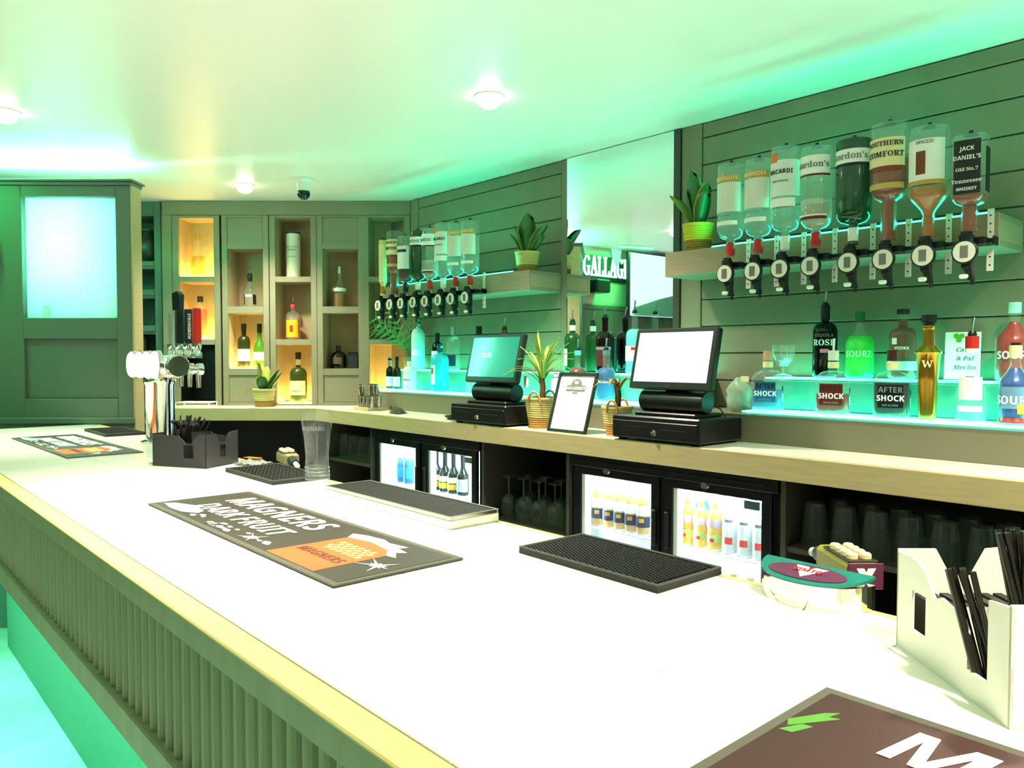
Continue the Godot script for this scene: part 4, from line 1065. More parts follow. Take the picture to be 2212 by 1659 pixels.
func fridge_bottles() -> void:
	var y := 0.7045
	var z := -2.475
	var blue := {"prof": shape(0.031, 0.11, 0.15, 0.012, 0.205), "seg": 18, "glass": M["clear_glass"], "liquid": liquid("alcopop_blue", Color(0.02, 0.50, 0.80), 0.9), "level": 0.145, "labels": [[0.03, 0.09, 120, mat("label_cyan", Color(0.20, 0.65, 0.85), 0.5)]], "caps": [[0.014, 0.196, 0.208, M["white_plastic"]]]}
	for x in [-3.735, -3.658]:
		bottle("blue_bottle", "bright blue drink bottle behind the left glass door of the left fridge", Vector3(x, y, z), 30, blue, "blue bottles in the left fridge")
	var dark := {"prof": shape(0.032, 0.095, 0.145, 0.012, 0.215, false), "seg": 18, "glass": mat("glass_cider", Color(0.03, 0.06, 0.03), 0.08), "labels": [[0.02, 0.05, 140, M["yellow_paper"]], [0.055, 0.085, 140, M["cream_paper"]]], "caps": [[0.014, 0.205, 0.218, M["gold_ink"]]]}
	for x in [-3.395, -3.318, -3.245]:
		bottle("cider_bottle", "dark cider bottle with yellow and cream labels in the left fridge", Vector3(x, y, z), 30, dark, "cider bottles in the left fridge")
	bottle("cider_bottle", "dark bottle with a pale blue label at the right side of the left fridge", Vector3(-3.165, y, z), 30, {"prof": dark.prof, "seg": 18, "glass": M["glass_cider"], "labels": [[0.02, 0.085, 140, mat("label_paleblue", Color(0.70, 0.82, 0.90), 0.5)]], "caps": [[0.014, 0.205, 0.218, M["red_ink"]]]})
	var lager := {"prof": shape(0.029, 0.125, 0.175, 0.0125, 0.235, false), "seg": 18, "glass": M["clear_glass"], "liquid": liquid("beer_gold", Color(0.84, 0.64, 0.12), 0.7), "level": 0.155, "labels": [[0.030, 0.072, 170, M["navy_paper"]], [0.078, 0.118, 170, M["white_paper"]], [0.050, 0.066, 40, M["gold_ink"], 0, 1]], "caps": [[0.014, 0.226, 0.238, M["gold_ink"]]]}
	for x in [-2.225, -2.165, -2.105, -2.045, -1.985]:
		bottle("lager_bottle", "clear lager bottle with white and navy labels in the right fridge", Vector3(x, y, z), 25, lager, "lager bottles in the right fridge")
	var yel := {"prof": shape(0.030, 0.11, 0.15, 0.0125, 0.205), "seg": 18, "glass": M["clear_glass"], "liquid": liquid("drink_yellow", Color(0.96, 0.76, 0.04), 0.85), "level": 0.17, "labels": [[0.085, 0.115, 150, mat("label_mauve", Color(0.72, 0.64, 0.66), 0.5)], [0.030, 0.060, 120, mat("label_leaf", Color(0.72, 0.78, 0.42), 0.5)], [0.032, 0.045, 30, M["red_ink"], -10, 1]], "caps": [[0.014, 0.194, 0.208, M["white_plastic"]]]}
	for x in [-1.770, -1.708, -1.646]:
		bottle("yellow_drink_bottle", "yellow fruit drink bottle with a mauve label in the right fridge", Vector3(x, y, z), 20, yel, "yellow bottles in the right fridge")
	var whi := {"prof": shape(0.028, 0.12, 0.155, 0.0125, 0.205), "seg": 18, "glass": mat("opal_white", Color(0.92, 0.95, 0.95), 0.3), "labels": [[0.035, 0.060, 60, mat("label_melon", Color(0.85, 0.25, 0.18), 0.5)], [0.115, 0.125, 60, M["grey_ink"]]], "caps": [[0.014, 0.194, 0.208, M["white_plastic"]]]}
	for x in [-1.583, -1.521, -1.460]:
		bottle("white_drink_bottle", "white bottle with a red melon slice print in the right fridge", Vector3(x, y, z), 20, whi, "white bottles in the right fridge")
	bottle("blue_bottle", "blue bottle at the left jamb of the right fridge's second door", Vector3(-1.790, y, -2.60), 20, blue)
	var low := {"prof": shape(0.031, 0.14, 0.19, 0.012, 0.245, false), "seg": 16, "glass": M["glass_cider"], "labels": [[0.05, 0.12, 140, M["cream_paper"]]], "caps": [[0.0145, 0.236, 0.250, M["cream_paper"]]]}
	for x in [-2.205, -2.14, -2.076, -1.998, -1.77, -1.70, -1.63, -1.56, -1.49]:
		bottle("stout_bottle", "dark bottle with a pale cap on the lower shelf of the right fridge", Vector3(x, 0.3845, -2.46), 20, low, "dark bottles low in the right fridge")

func rack_glasses() -> void:
	var g := M["thin_glass"] as Material
	var wine := Node3D.new()
	part("foot", lathe(mk(), [[0.0, 0.204], [0.034, 0.204], [0.035, 0.201], [0.012, 0.196], [0.005, 0.188], [0.004, 0.125], [0.006, 0.118]], 22), g, wine)
	part("bowl", lathe(mk(), [[0.030, 0.0], [0.037, 0.03], [0.040, 0.06], [0.034, 0.095], [0.016, 0.114], [0.006, 0.118], [0.0, 0.118]], 22), g, wine)
	for row in 2:
		for k in 4:
			var o := wine.duplicate()
			o.name = numbered("stemmed_glass")
			add_child(o)
			o.position = Vector3(-2.80 + k * 0.105 + row * 0.045, 0.793 if false else 0.645, -2.47 - row * 0.10)
			tag(o, "upturned stemmed glass in the dark rack between the fridges", "glass", "stemmed glasses between the fridges")
	wine.free()
	var pint := Node3D.new()
	part("wall", lathe(mk(), [[0.042, 0.0], [0.043, 0.01], [0.040, 0.07], [0.032, 0.135]], 20), g, pint)
	part("base", lathe(mk(), [[0.032, 0.135], [0.031, 0.143], [0.0, 0.143], [0.0, 0.132], [0.030, 0.132]], 20), M["clear_glass"], pint)
	for row in 2:
		for k in 7:
			var o := pint.duplicate()
			o.name = numbered("tumbler_glass")
			add_child(o)
			o.position = Vector3(-1.25 + k * 0.10 + row * 0.03, 0.7935, -2.46 - row * 0.11)
			o.scale.y = 1.0
			tag(o, "upturned tumbler in the dark rack right of the fridges", "glass", "tumblers right of the fridges")
	for k in 4:
		var o := pint.duplicate()
		o.name = numbered("tumbler_glass")
		add_child(o)
		o.position = Vector3(-4.34 + k * 0.11, 0.7935, -2.46)
		tag(o, "upturned tumbler in the rack at the left end of the counter", "glass", "tumblers at the left end")
	pint.free()

# ---------------------------------------------------------------- things on the back counter
func till(label: String, x: float, sx: float, picture: Material, words: String) -> void:
	var o := thing("till", label, "till", Vector3(x, BACK, -2.31))
	var k := M["black_plastic"] as Material
	var dr := part("cash_drawer", bx(-0.203, 0.203, 0.008, 0.098, -0.272, 0.0, 0.006), k, o)
	part("drawer_front", bx(-0.195, 0.195, 0.014, 0.078, 0.0, 0.005, 0.002), k, dr)
	part("groove", bx(-0.15, -0.03, 0.055, 0.058, 0.005, 0.0058), mat("groove_grey", Color(0.16, 0.16, 0.17), 0.4), dr)
	part("groove", bx(0.03, 0.15, 0.050, 0.053, 0.005, 0.0058), M["groove_grey"], dr)
	part("lock", lathe(mk(), [[0.0, 0.009], [0.009, 0.008], [0.012, 0.0], [0.0, 0.0]], 18, 2.0, 1.0, 1.0, Transform3D(Basis(Vector3.RIGHT, PI / 2), Vector3(0.005, 0.036, 0.005))), M["chrome"], dr)
	for q in [[-0.17, -0.25], [0.17, -0.25], [-0.17, -0.03], [0.17, -0.03]]:
		part("foot", bx(q[0] - 0.012, q[0] + 0.012, 0, 0.009, q[1] - 0.012, q[1] + 0.012), M["black_rubber"], dr)
	var c := sx - x
	part("stand_base", bx(c - 0.14, c + 0.14, 0.098, 0.112, -0.20, -0.03, 0.004), k, o)
	part("stand_barrel", lathe(mk(), [[0.0, 0.0], [0.038, 0.0], [0.042, 0.004], [0.042, 0.286], [0.038, 0.29], [0.0, 0.29]], 24, 2.0, 1.0, 1.0, Transform3D(Basis(Vector3(0, 0, 1), -PI / 2), Vector3(c - 0.145, 0.152, -0.10))), k, o)
	var t := Transform3D(Basis(Vector3.RIGHT, deg_to_rad(-13.0)), Vector3(c, 0.20, -0.05))
	var head := part("screen_case", box(mk(), Vector3(0, 0.118, -0.016), Vector3(0.376, 0.236, 0.032), 0.006, t), k, o)
	part("screen", box(mk(), Vector3(0, 0.122, 0.001), Vector3(0.334, 0.192, 0.002), 0.0, t), picture, head)
	var st := mk()
	letters(st, words, 0.022, func(v: Vector3) -> Vector3: return t * Vector3(v.x - 0.05, v.y + 0.13, v.z + 0.003), false, 0.0004)
	part("screen_lettering", st, glow("screen_lettering_light", Color(0.85, 1.0, 0.95), 0.9), head)
	part("maker_plate", box(mk(), Vector3(0, 0.012, 0.001), Vector3(0.03, 0.006, 0.001), 0.0, t), M["groove_grey"], head)
	part("arm", box(mk(), Vector3(0, 0.04, -0.05), Vector3(0.09, 0.07, 0.05), 0.006, t), k, o)

func back_counter_things() -> void:
	till("black till with a bright white touch screen on a cash drawer", -1.807, -1.783, screen("till_screen_white", Color(0.96, 0.98, 1.0), 1.1), "")
	till("black till with a teal touch screen left of the grassy basket", -2.846, -2.818, screen("till_screen_teal", Color(0.16, 0.72, 0.55), 0.8), "12:31")
	# slip of paper by the left till
	single("receipt_slip", box(mk(), Vector3(-2.655, 1.305, -2.45), Vector3(0.03, 0.05, 0.001), 0.0, Transform3D.IDENTITY), M["white_paper"], "white receipt curling from the left till", "receipt")
	# framed notice
	var t := Transform3D(Basis(Vector3.RIGHT, deg_to_rad(-17.3)), Vector3.ZERO)
	var fr := thing("framed_notice", "black framed white notice with a small emblem leaning between the tills", "picture frame", Vector3(-2.294, BACK, -2.345))
	var st := mk()
	box(st, Vector3(-0.106, 0.132, 0), Vector3(0.013, 0.264, 0.014), 0.002, t)
	box(st, Vector3(0.106, 0.132, 0), Vector3(0.013, 0.264, 0.014), 0.002, t)
	box(st, Vector3(0, 0.2575, 0), Vector3(0.2, 0.013, 0.014), 0.002, t)
	box(st, Vector3(0, 0.0065, 0), Vector3(0.2, 0.013, 0.014), 0.002, t)
	part("frame", st, M["black_frame"], fr)
	part("sheet", box(mk(), Vector3(0, 0.132, -0.002), Vector3(0.2, 0.24, 0.002), 0.0, t), M["white_paper"], fr)
	part("strut", box(mk(), Vector3(0, 0.09, -0.03), Vector3(0.05, 0.17, 0.003), 0.0, Transform3D(Basis(Vector3.RIGHT, deg_to_rad(-4)), Vector3(0, -0.004, -0.045))), M["black_frame"], fr)
	st = mk()
	prism(st, [Vector2(-0.052, 0.182), Vector2(0.052, 0.182), Vector2(0.060, 0.196), Vector2(0.052, 0.208), Vector2(-0.052, 0.208), Vector2(-0.060, 0.196)], 0.001, t * Transform3D(Basis.IDENTITY, Vector3(0, 0, 0.0005)))
	var arc := []
	for k in 13:
		var a := PI * k / 12
		arc.append(Vector2(cos(a) * 0.032, 0.209 + sin(a) * 0.028))
	prism(st, arc, 0.001, t * Transform3D(Basis.IDENTITY, Vector3(0, 0, 0.0005)))
	prism(st, [Vector2(-0.014, 0.172), Vector2(0.014, 0.172), Vector2(0.016, 0.178), Vector2(-0.016, 0.178)], 0.001, t * Transform3D(Basis.IDENTITY, Vector3(0, 0, 0.0005)))
	part("emblem", st, mat("emblem_grey", Color(0.42, 0.44, 0.42), 0.6), fr)
	st = mk()
	letters(st, "GALLAGHER'S", 0.0112, func(v: Vector3) -> Vector3: return t * Vector3(v.x, v.y + 0.195, v.z + 0.0012), true, 0.0004)
	prism(st, [Vector2(-0.008, 0.214), Vector2(0.008, 0.214), Vector2(0.011, 0.228), Vector2(0.0, 0.224), Vector2(-0.011, 0.228)], 0.0004, t * Transform3D(Basis.IDENTITY, Vector3(0, 0, 0.0012)))
	part("lettering", st, M["white_ink"], fr)
	# measures on a tray
	var tr := thing("measure_tray", "low wooden tray holding the steel spirit measures", "tray", Vector3(-4.06, BACK, -2.47))
	part("base", bx(-0.085, 0.085, 0, 0.016, -0.06, 0.06, 0.003), M["wood_edge"], tr)
	part("rim", bx(-0.088, 0.088, 0.0, 0.022, 0.06, 0.066, 0.002), M["wood_edge"], tr)
	var cup := Node3D.new()
	part("cup", lathe(mk(), [[0.0, 0.0], [0.012, 0.0], [0.0185, 0.052], [0.0172, 0.052], [0.011, 0.003], [0.0, 0.003]], 18), M["steel"], cup)
	part("rim_band", lathe(mk(), [[0.0168, 0.040], [0.0182, 0.041], [0.0186, 0.045], [0.0178, 0.046]], 18), M["chrome"], cup)
	var spots := [Vector3(-0.06, 0, 0.02), Vector3(-0.02, 0, 0.03), Vector3(0.02, 0, 0.032), Vector3(0.06, 0, 0.03), Vector3(-0.045, 0, -0.025), Vector3(0.0, 0, -0.02), Vector3(0.045, 0, -0.022), Vector3(-0.02, 0.0525, -0.022), Vector3(0.022, 0.0525, -0.022), Vector3(-0.04, 0.0525, 0.025)]
	for i in spots.size():
		var o := cup.duplicate()
		o.name = numbered("spirit_measure")
		add_child(o)
		o.position = Vector3(-4.06, BACK + 0.016, -2.47) + Vector3(spots[i].x * 1.15, spots[i].y * 1.35, spots[i].z * 1.2)
		o.scale = Vector3(1.15, 1.35, 1.15)
		tag(o, "steel thimble measure in the upper layer on the wooden tray" if spots[i].y > 0 else "steel thimble measure in the bottom layer on the wooden tray", "measure", "upper steel measures" if spots[i].y > 0 else "lower steel measures")
	cup.free()
	# crumpled cloth and a black dish
	var cl := mk()
	cl.set_smooth_group(1)
	var rng := RandomNumberGenerator.new()
	rng.seed = 5
	var pts := []
	for i in 9:
		var row := []
		for j in 9:
			var a := Vector2(i - 4, j - 4) / 4.0
			var d := clampf(1.0 - a.length(), 0, 1)
			row.append(Vector3(a.x * 0.055 + rng.randf_range(-0.004, 0.004), 0.004 + d * 0.02 + (rng.randf_range(0, 0.024) if d > 0.05 else 0.0), a.y * 0.035 + rng.randf_range(-0.004, 0.004)))
		pts.append(row)
	for i in 8:
		for j in 8:
			quad(cl, pts[i][j], pts[i + 1][j], pts[i + 1][j + 1], pts[i][j + 1])
	var ob := thing("crumpled_cloth", "crumpled dark grey bar cloth on the back counter near the measures", "cloth", Vector3(-3.70, BACK, -2.43))
	part("cloth", cl, mat("cloth_grey", Color(0.26, 0.25, 0.21), 0.9), ob)
	var di := thing("black_dish", "flat black dish on the back counter left of the left till", "dish", Vector3(-3.155, BACK, -2.42))
	part("bowl", lathe(mk(), [[0.0, 0.0], [0.035, 0.0], [0.055, 0.016], [0.053, 0.018], [0.034, 0.006], [0.0, 0.005]], 28), M["black_plastic"], di)
	part("rim", lathe(mk(), [[0.053, 0.015], [0.057, 0.017], [0.056, 0.020], [0.052, 0.018]], 28), M["black_rubber"], di)
	# clear bag with flowers on the upstand
	var bag := mk()
	bag.set_smooth_group(1)
	rng.seed = 9
	var ring := []
	for i in 9:
		var row := []
		for k in 14:
			var a := TAU * k / 14
			var r: float = [0.035, 0.05, 0.052, 0.048, 0.044, 0.05, 0.048, 0.03, 0.012][i] * rng.randf_range(0.82, 1.15)
			row.append(Vector3(cos(a) * r, i * 0.017, sin(a) * r * 0.7))
		ring.append(row)
	for i in 8:
		for k in 14:
			quad(bag, ring[i][k], ring[i + 1][k], ring[i + 1][(k + 1) % 14], ring[i][(k + 1) % 14])
	var bo := thing("plastic_bag", "crumpled clear plastic bag beside the big till", "bag", Vector3(-1.685, BACK + 0.104, -2.69))
	part("film", bag, liquid("bag_film", Color(0.72, 0.84, 0.74), 0.5), bo)
	part("contents", lathe(mk(), [[0.0, 0.002], [0.026, 0.004], [0.032, 0.03], [0.022, 0.07], [0.0, 0.085]], 12), mat("bag_leaves", Color(0.34, 0.40, 0.22), 0.8), bo)
	part("paper_tag", box(mk(), Vector3(0.03, 0.13, 0.01), Vector3(0.035, 0.022, 0.001)), M["cream_paper"], bo)
	var fl := thing("cut_flower", "small white flower on a dark stem beside the big till", "flower", Vector3(-1.635, BACK + 0.098, -2.47))
	part("stem", tube(mk(), [Vector3(0.02, 0.0, -0.02), Vector3(0.01, 0.03, 0), Vector3(-0.03, 0.06, 0.04), Vector3(-0.05, 0.065, 0.07)], 0.0025, 6), mat("stem_dark", Color(0.10, 0.14, 0.06), 0.7), fl)
	for k in 5:
		var a := TAU * k / 5
		part("petal", lathe(mk(), [[0.0, -0.002], [0.008, 0.0], [0.0, 0.003]], 8, 2.0, 1.0, 1.0, Transform3D(Basis(Vector3.RIGHT, 1.2), Vector3(-0.05 + cos(a) * 0.008, 0.066 + sin(a) * 0.008, 0.072))), mat("petal", Color(0.88, 0.82, 0.72), 0.6), fl)
	# wire rack by the taps on the corner counter
	var wr := thing("wire_rack", "pale wire rack on the corner counter behind the taps", "rack", diag * Vector3(-2.02, BACK, -4.97), YAW)
	for y in [0.004, 0.03]:
		part("loop", tube(mk(), [Vector3(-0.10, y, 0.07), Vector3(0.09, y, 0.07), Vector3(0.11, y, 0.05), Vector3(0.11, y, -0.06), Vector3(-0.10, y, -0.06)], 0.004, 6, true), M["white_plastic"], wr)
	for q in [Vector3(-0.10, 0, 0.07), Vector3(0.105, 0, 0.055), Vector3(0.11, 0, -0.06), Vector3(-0.10, 0, -0.06)]:
		part("post", rod(mk(), q, q + Vector3(0, 0.03, 0), 0.0035, 6), M["white_plastic"], wr)

# ---------------------------------------------------------------- plants
func blade(az: float, lean: float, length: float, width: float, bow: float, base := Vector3.ZERO, grow := 1.0) -> SurfaceTool:
	var st := mk()
	st.set_smooth_group(1)
	var out := Vector3(cos(az), 0, sin(az))
	var side := Vector3(-sin(az), 0, cos(az))
	var p := base
	var ang := lean
	var rows := []
	var n := 9
	for i in n + 1:
		var t := float(i) / n
		var w := width * (0.45 + 0.55 * sin(minf(1.0, t * 1.7) * PI / 2)) * (1.0 if t < 0.55 else sqrt(maxf(0.0, 1.0 - pow((t - 0.55) / 0.45, 2.0)))) * grow
		var up := (Vector3.UP * cos(ang) + out * sin(ang))
		var nrm := (out * cos(ang) - Vector3.UP * sin(ang))
		rows.append([p - side * w / 2 - nrm * 0.12 * w, p + nrm * 0.06 * w, p + side * w / 2 - nrm * 0.12 * w, p + nrm * (0.06 * w - 0.002)])
		p += up * length / n * (1.0 if grow <= 1.0 else 1.0)
		ang += bow / n
	for i in n:
		var a: Array = rows[i]
		var b: Array = rows[i + 1]
		quad(st, a[0], b[0], b[1], a[1])
		quad(st, a[1], b[1], b[2], a[2])
		quad(st, a[2], b[2], b[3], a[3])
		quad(st, a[3], b[3], b[0], a[0])
	return st

func woven_pot(o: Node3D, r0: float, r1: float, h: float, split: float, upper: Material, lower: Material) -> void:
	for half in 2:
		var prof := []
		var rows := int(h / 0.0095)
		var k0 := 0 if half == 0 else int(rows * split)
		var k1 := int(rows * split) if half == 0 else rows
		for k in range(k0, k1):
			var r := lerpf(r0, r1, float(k) / rows)
			var y := k * h / rows
			var s := h / rows
			prof.append([r, y + 0.05 * s])
			prof.append([r + 0.0032, y + 0.3 * s])
			prof.append([r + 0.0032, y + 0.7 * s])
			prof.append([r, y + 0.95 * s])
		if half == 0:
			prof.push_front([0.0, 0.0])
		part("woven_wall", lathe(mk(), prof, 28), lower if half == 0 else upper, o)
	part("rim", lathe(mk(), [[r1 - 0.008, h - 0.004], [r1 - 0.008, h + 0.004], [r1 + 0.004, h + 0.004], [r1 + 0.004, h - 0.004]], 28), upper, o)
	part("soil", lathe(mk(), [[0.0, h - 0.016], [r1 - 0.006, h - 0.018]], 20), mat("soil", Color(0.10, 0.08, 0.05), 0.95), o)

func snake_plant(label: String, at: Vector3, turn: float, r: float, h: float, leaves: Array, upper: Material, lower: Material) -> void:
	var o := thing("potted_snake_plant", label, "plant", at, turn)
	woven_pot(o, r * 0.78, r, h, 0.45, upper, lower)
	var lf := mat("leaf_dark", Color(0.20, 0.42, 0.20), 0.4)
	var mg := mat("leaf_margin", Color(0.62, 0.66, 0.30), 0.45)
	for l in leaves:
		l[3] *= 1.25
		var b := Vector3(cos(l[0]), 0, sin(l[0])) * r * 0.3 + Vector3(0, h - 0.018, 0)
		var p := part("leaf", blade(l[0], l[1], l[2], l[3], l[4], b), lf, o)
		part("leaf_margin", blade(l[0], l[1], l[2] * 1.01, l[3], l[4], b - Vector3(cos(l[0]), 0, sin(l[0])) * 0.0022, 1.16), mg, p)

func basket_plant(label: String, at: Vector3, r: float, h: float, leaves: Array, leaf_m: Material, trunk: bool) -> void:
	var o := thing("basket_plant", label, "plant", at, 20)
	woven_pot(o, r * 0.72, r, h, 0.42, mat("straw_cream", Color(0.86, 0.78, 0.52), 0.85), mat("straw_tan", Color(0.74, 0.55, 0.30), 0.85))
	for s in [-1.0, 1.0]:
		var pt := []
		for k in 9:
			var a := PI * k / 8
			pt.append(Vector3(cos(a) * r * 0.38, h - 0.02 + sin(a) * 0.05, s * (r * 0.97 + sin(a) * 0.006)))
		part("handle", tube(mk(), pt, 0.005, 7), M["straw_tan"], o)
	if trunk:
		part("trunk", tube(mk(), [Vector3(0, h - 0.02, 0), Vector3(0.004, h + 0.05, 0), Vector3(-0.004, h + 0.10, 0)], 0.013, 8), mat("bark_brown", Color(0.36, 0.24, 0.12), 0.9), o)
	var more := leaves.duplicate()
	if leaves.size() > 8:
		for i in 9:
			more.append([0.4 + i * 0.68, 0.15 + 0.05 * (i % 4), 0.20 + 0.02 * (i % 3), 0.018, 0.9 + 0.35 * (i % 4), 0.07])
	for l in more:
		part("leaf", blade(l[0], l[1], l[2], l[3], l[4], Vector3(0, h - 0.02 + l[5], 0)), leaf_m, o)

func plants() -> void:
	var rope := mat("rope_yellow", Color(0.86, 0.76, 0.22), 0.85)
	var tan_ := mat("rope_tan", Color(0.62, 0.48, 0.20), 0.85)
	var cream := mat("rope_cream", Color(0.84, 0.78, 0.52), 0.85)
	snake_plant("snake plant in a yellow rope pot at the left end of the right floating shelf", Vector3(-1.935, SHELF1, -2.765), 0, 0.062, 0.115, [[PI * 1.03, 0.55, 0.22, 0.055, 0.35], [PI * 0.55, 0.10, 0.25, 0.062, 0.05], [PI * 1.45, 0.08, 0.20, 0.055, 0.0], [0.3, 0.18, 0.19, 0.055, 0.1], [PI * 0.2, 0.35, 0.16, 0.05, 0.3], [PI * 0.85, 0.25, 0.17, 0.05, -0.1]], rope, tan_)
	snake_plant("snake plant in a cream woven pot on the left floating shelf", Vector3(-2.99, SHELF1, -2.765), 30, 0.062, 0.105, [[PI * 1.05, 0.55, 0.15, 0.035, 0.1], [PI * 0.9, 0.30, 0.17, 0.05, 0.05], [PI * 0.4, 0.08, 0.22, 0.065, 0.0], [0.1, 0.75, 0.13, 0.07, -0.2], [PI * 1.6, 0.15, 0.14, 0.055, 0.2], [0.5, 0.45, 0.20, 0.05, 0.6]], cream, tan_)
	snake_plant("snake plant in a woven pot on the corner counter below the cabinet", diag * Vector3(-1.59, BACK, -4.99), YAW, 0.068, 0.112, [[PI * 0.97, 0.10, 0.21, 0.065, 0.05], [0.15, 0.45, 0.17, 0.05, 0.2], [0.0, 0.75, 0.16, 0.05, -0.2], [PI * 0.5, 0.35, 0.12, 0.055, 0.3], [PI * 1.5, 0.2, 0.17, 0.05, 0.1], [PI * 1.05, 1.25, 0.11, 0.03, 0.9]], cream, tan_)
	basket_plant("grassy plant in a woven straw basket right of the left till", Vector3(-2.528, BACK, -2.43), 0.078, 0.135, [[0.0, 0.2, 0.26, 0.02, 1.6, 0.08], [PI * 0.9, 0.2, 0.20, 0.022, 2.0, 0.07], [PI * 0.5, 0.1, 0.24, 0.02, 0.6, 0.08], [PI * 1.2, 0.05, 0.25, 0.018, 0.3, 0.08], [PI * 0.2, 0.15, 0.30, 0.024, 1.1, 0.06], [PI * 1.7, 0.3, 0.22, 0.02, 1.5, 0.08], [PI * 0.8, 0.4, 0.22, 0.02, 1.9, 0.06], [PI * 0.35, 0.5, 0.20, 0.018, 1.3, 0.1], [PI * 1.45, 0.2, 0.20, 0.02, 0.9, 0.1], [0.2, 0.02, 0.2, 0.03, 0.1, 0.0]], mat("grass_leaf", Color(0.62, 0.70, 0.28), 0.6), true)
	basket_plant("drooping dry plant in a small straw basket left of the big till", Vector3(-2.085, BACK, -2.43), 0.062, 0.115, [[0.1, 0.3, 0.14, 0.014, 2.6, 0.09], [PI, 0.3, 0.15, 0.016, 2.6, 0.09], [PI * 0.5, 0.3, 0.13, 0.016, 2.4, 0.09], [PI * 1.4, 0.4, 0.14, 0.016, 2.3, 0.09], [PI * 0.75, 0.5, 0.13, 0.014, 2.2, 0.09], [PI * 1.75, 0.6, 0.16, 0.014, 2.0, 0.09], [0.6, 0.5, 0.10, 0.02, 0.6, 0.07]], mat("dry_leaf", Color(0.58, 0.46, 0.20), 0.7), true)
	# palm behind the left bottles
	var o := thing("potted_palm", "small palm with feathery fronds at the left end of the upper tier", "plant", Vector3(-4.17, TIER2, -2.83))
	part("pot", lathe(mk(), [[0.0, 0.0], [0.035, 0.0], [0.045, 0.075], [0.041, 0.075], [0.0, 0.065]], 20), mat("pot_clay", Color(0.55, 0.36, 0.20), 0.8), o)
	var lm := mat("palm_leaf", Color(0.22, 0.55, 0.24), 0.5)
	for f in [[0.3, 0.55, 0.30], [PI * 0.85, 0.8, 0.27], [PI * 0.5, 0.5, 0.31], [PI * 0.7, 0.7, 0.30], [PI * 0.2, 0.35, 0.30], [PI * 0.6, 1.0, 0.26]]:
		var out := Vector3(cos(f[0]), 0, sin(f[0]) * 0.8)
		var spine := []
		for k in 9:
			var t := k / 8.0
			var a: float = f[1] * (0.25 + t * 1.1)
			spine.append(Vector3(0, 0.065, 0) + (Vector3.UP * cos(a * 0.6) + out * sin(a)) * f[2] * t)
		var fr := part("frond", tube(mk(), spine, 0.0025, 5), lm, o)
		var st := mk()
		st.set_smooth_group(-1)
		for k in range(2, 9):
			for s in [-1.0, 1.0]:
				var p: Vector3 = spine[k]
				var d: Vector3 = (spine[k] - spine[k - 1]).normalized()
				var sd: Vector3 = d.cross(Vector3(0.2, 0.3, 0.93)).normalized() * s
				var tip: Vector3 = p + sd * 0.07 + d * 0.05 - Vector3(0, 0.012, 0)
				var wd: Vector3 = d * 0.007
				tri(st, p - wd, tip, p + wd)
				tri(st, p + wd + Vector3(0, 0, -0.001), tip, p - wd + Vector3(0, 0, -0.001))
		part("leaflet", st, lm, fr).set_meta("kind", "stuff")

# ---------------------------------------------------------------- things on the front bar
const FLAT := Basis(Vector3.RIGHT, Vector3(0, 0, -1), Vector3.UP)

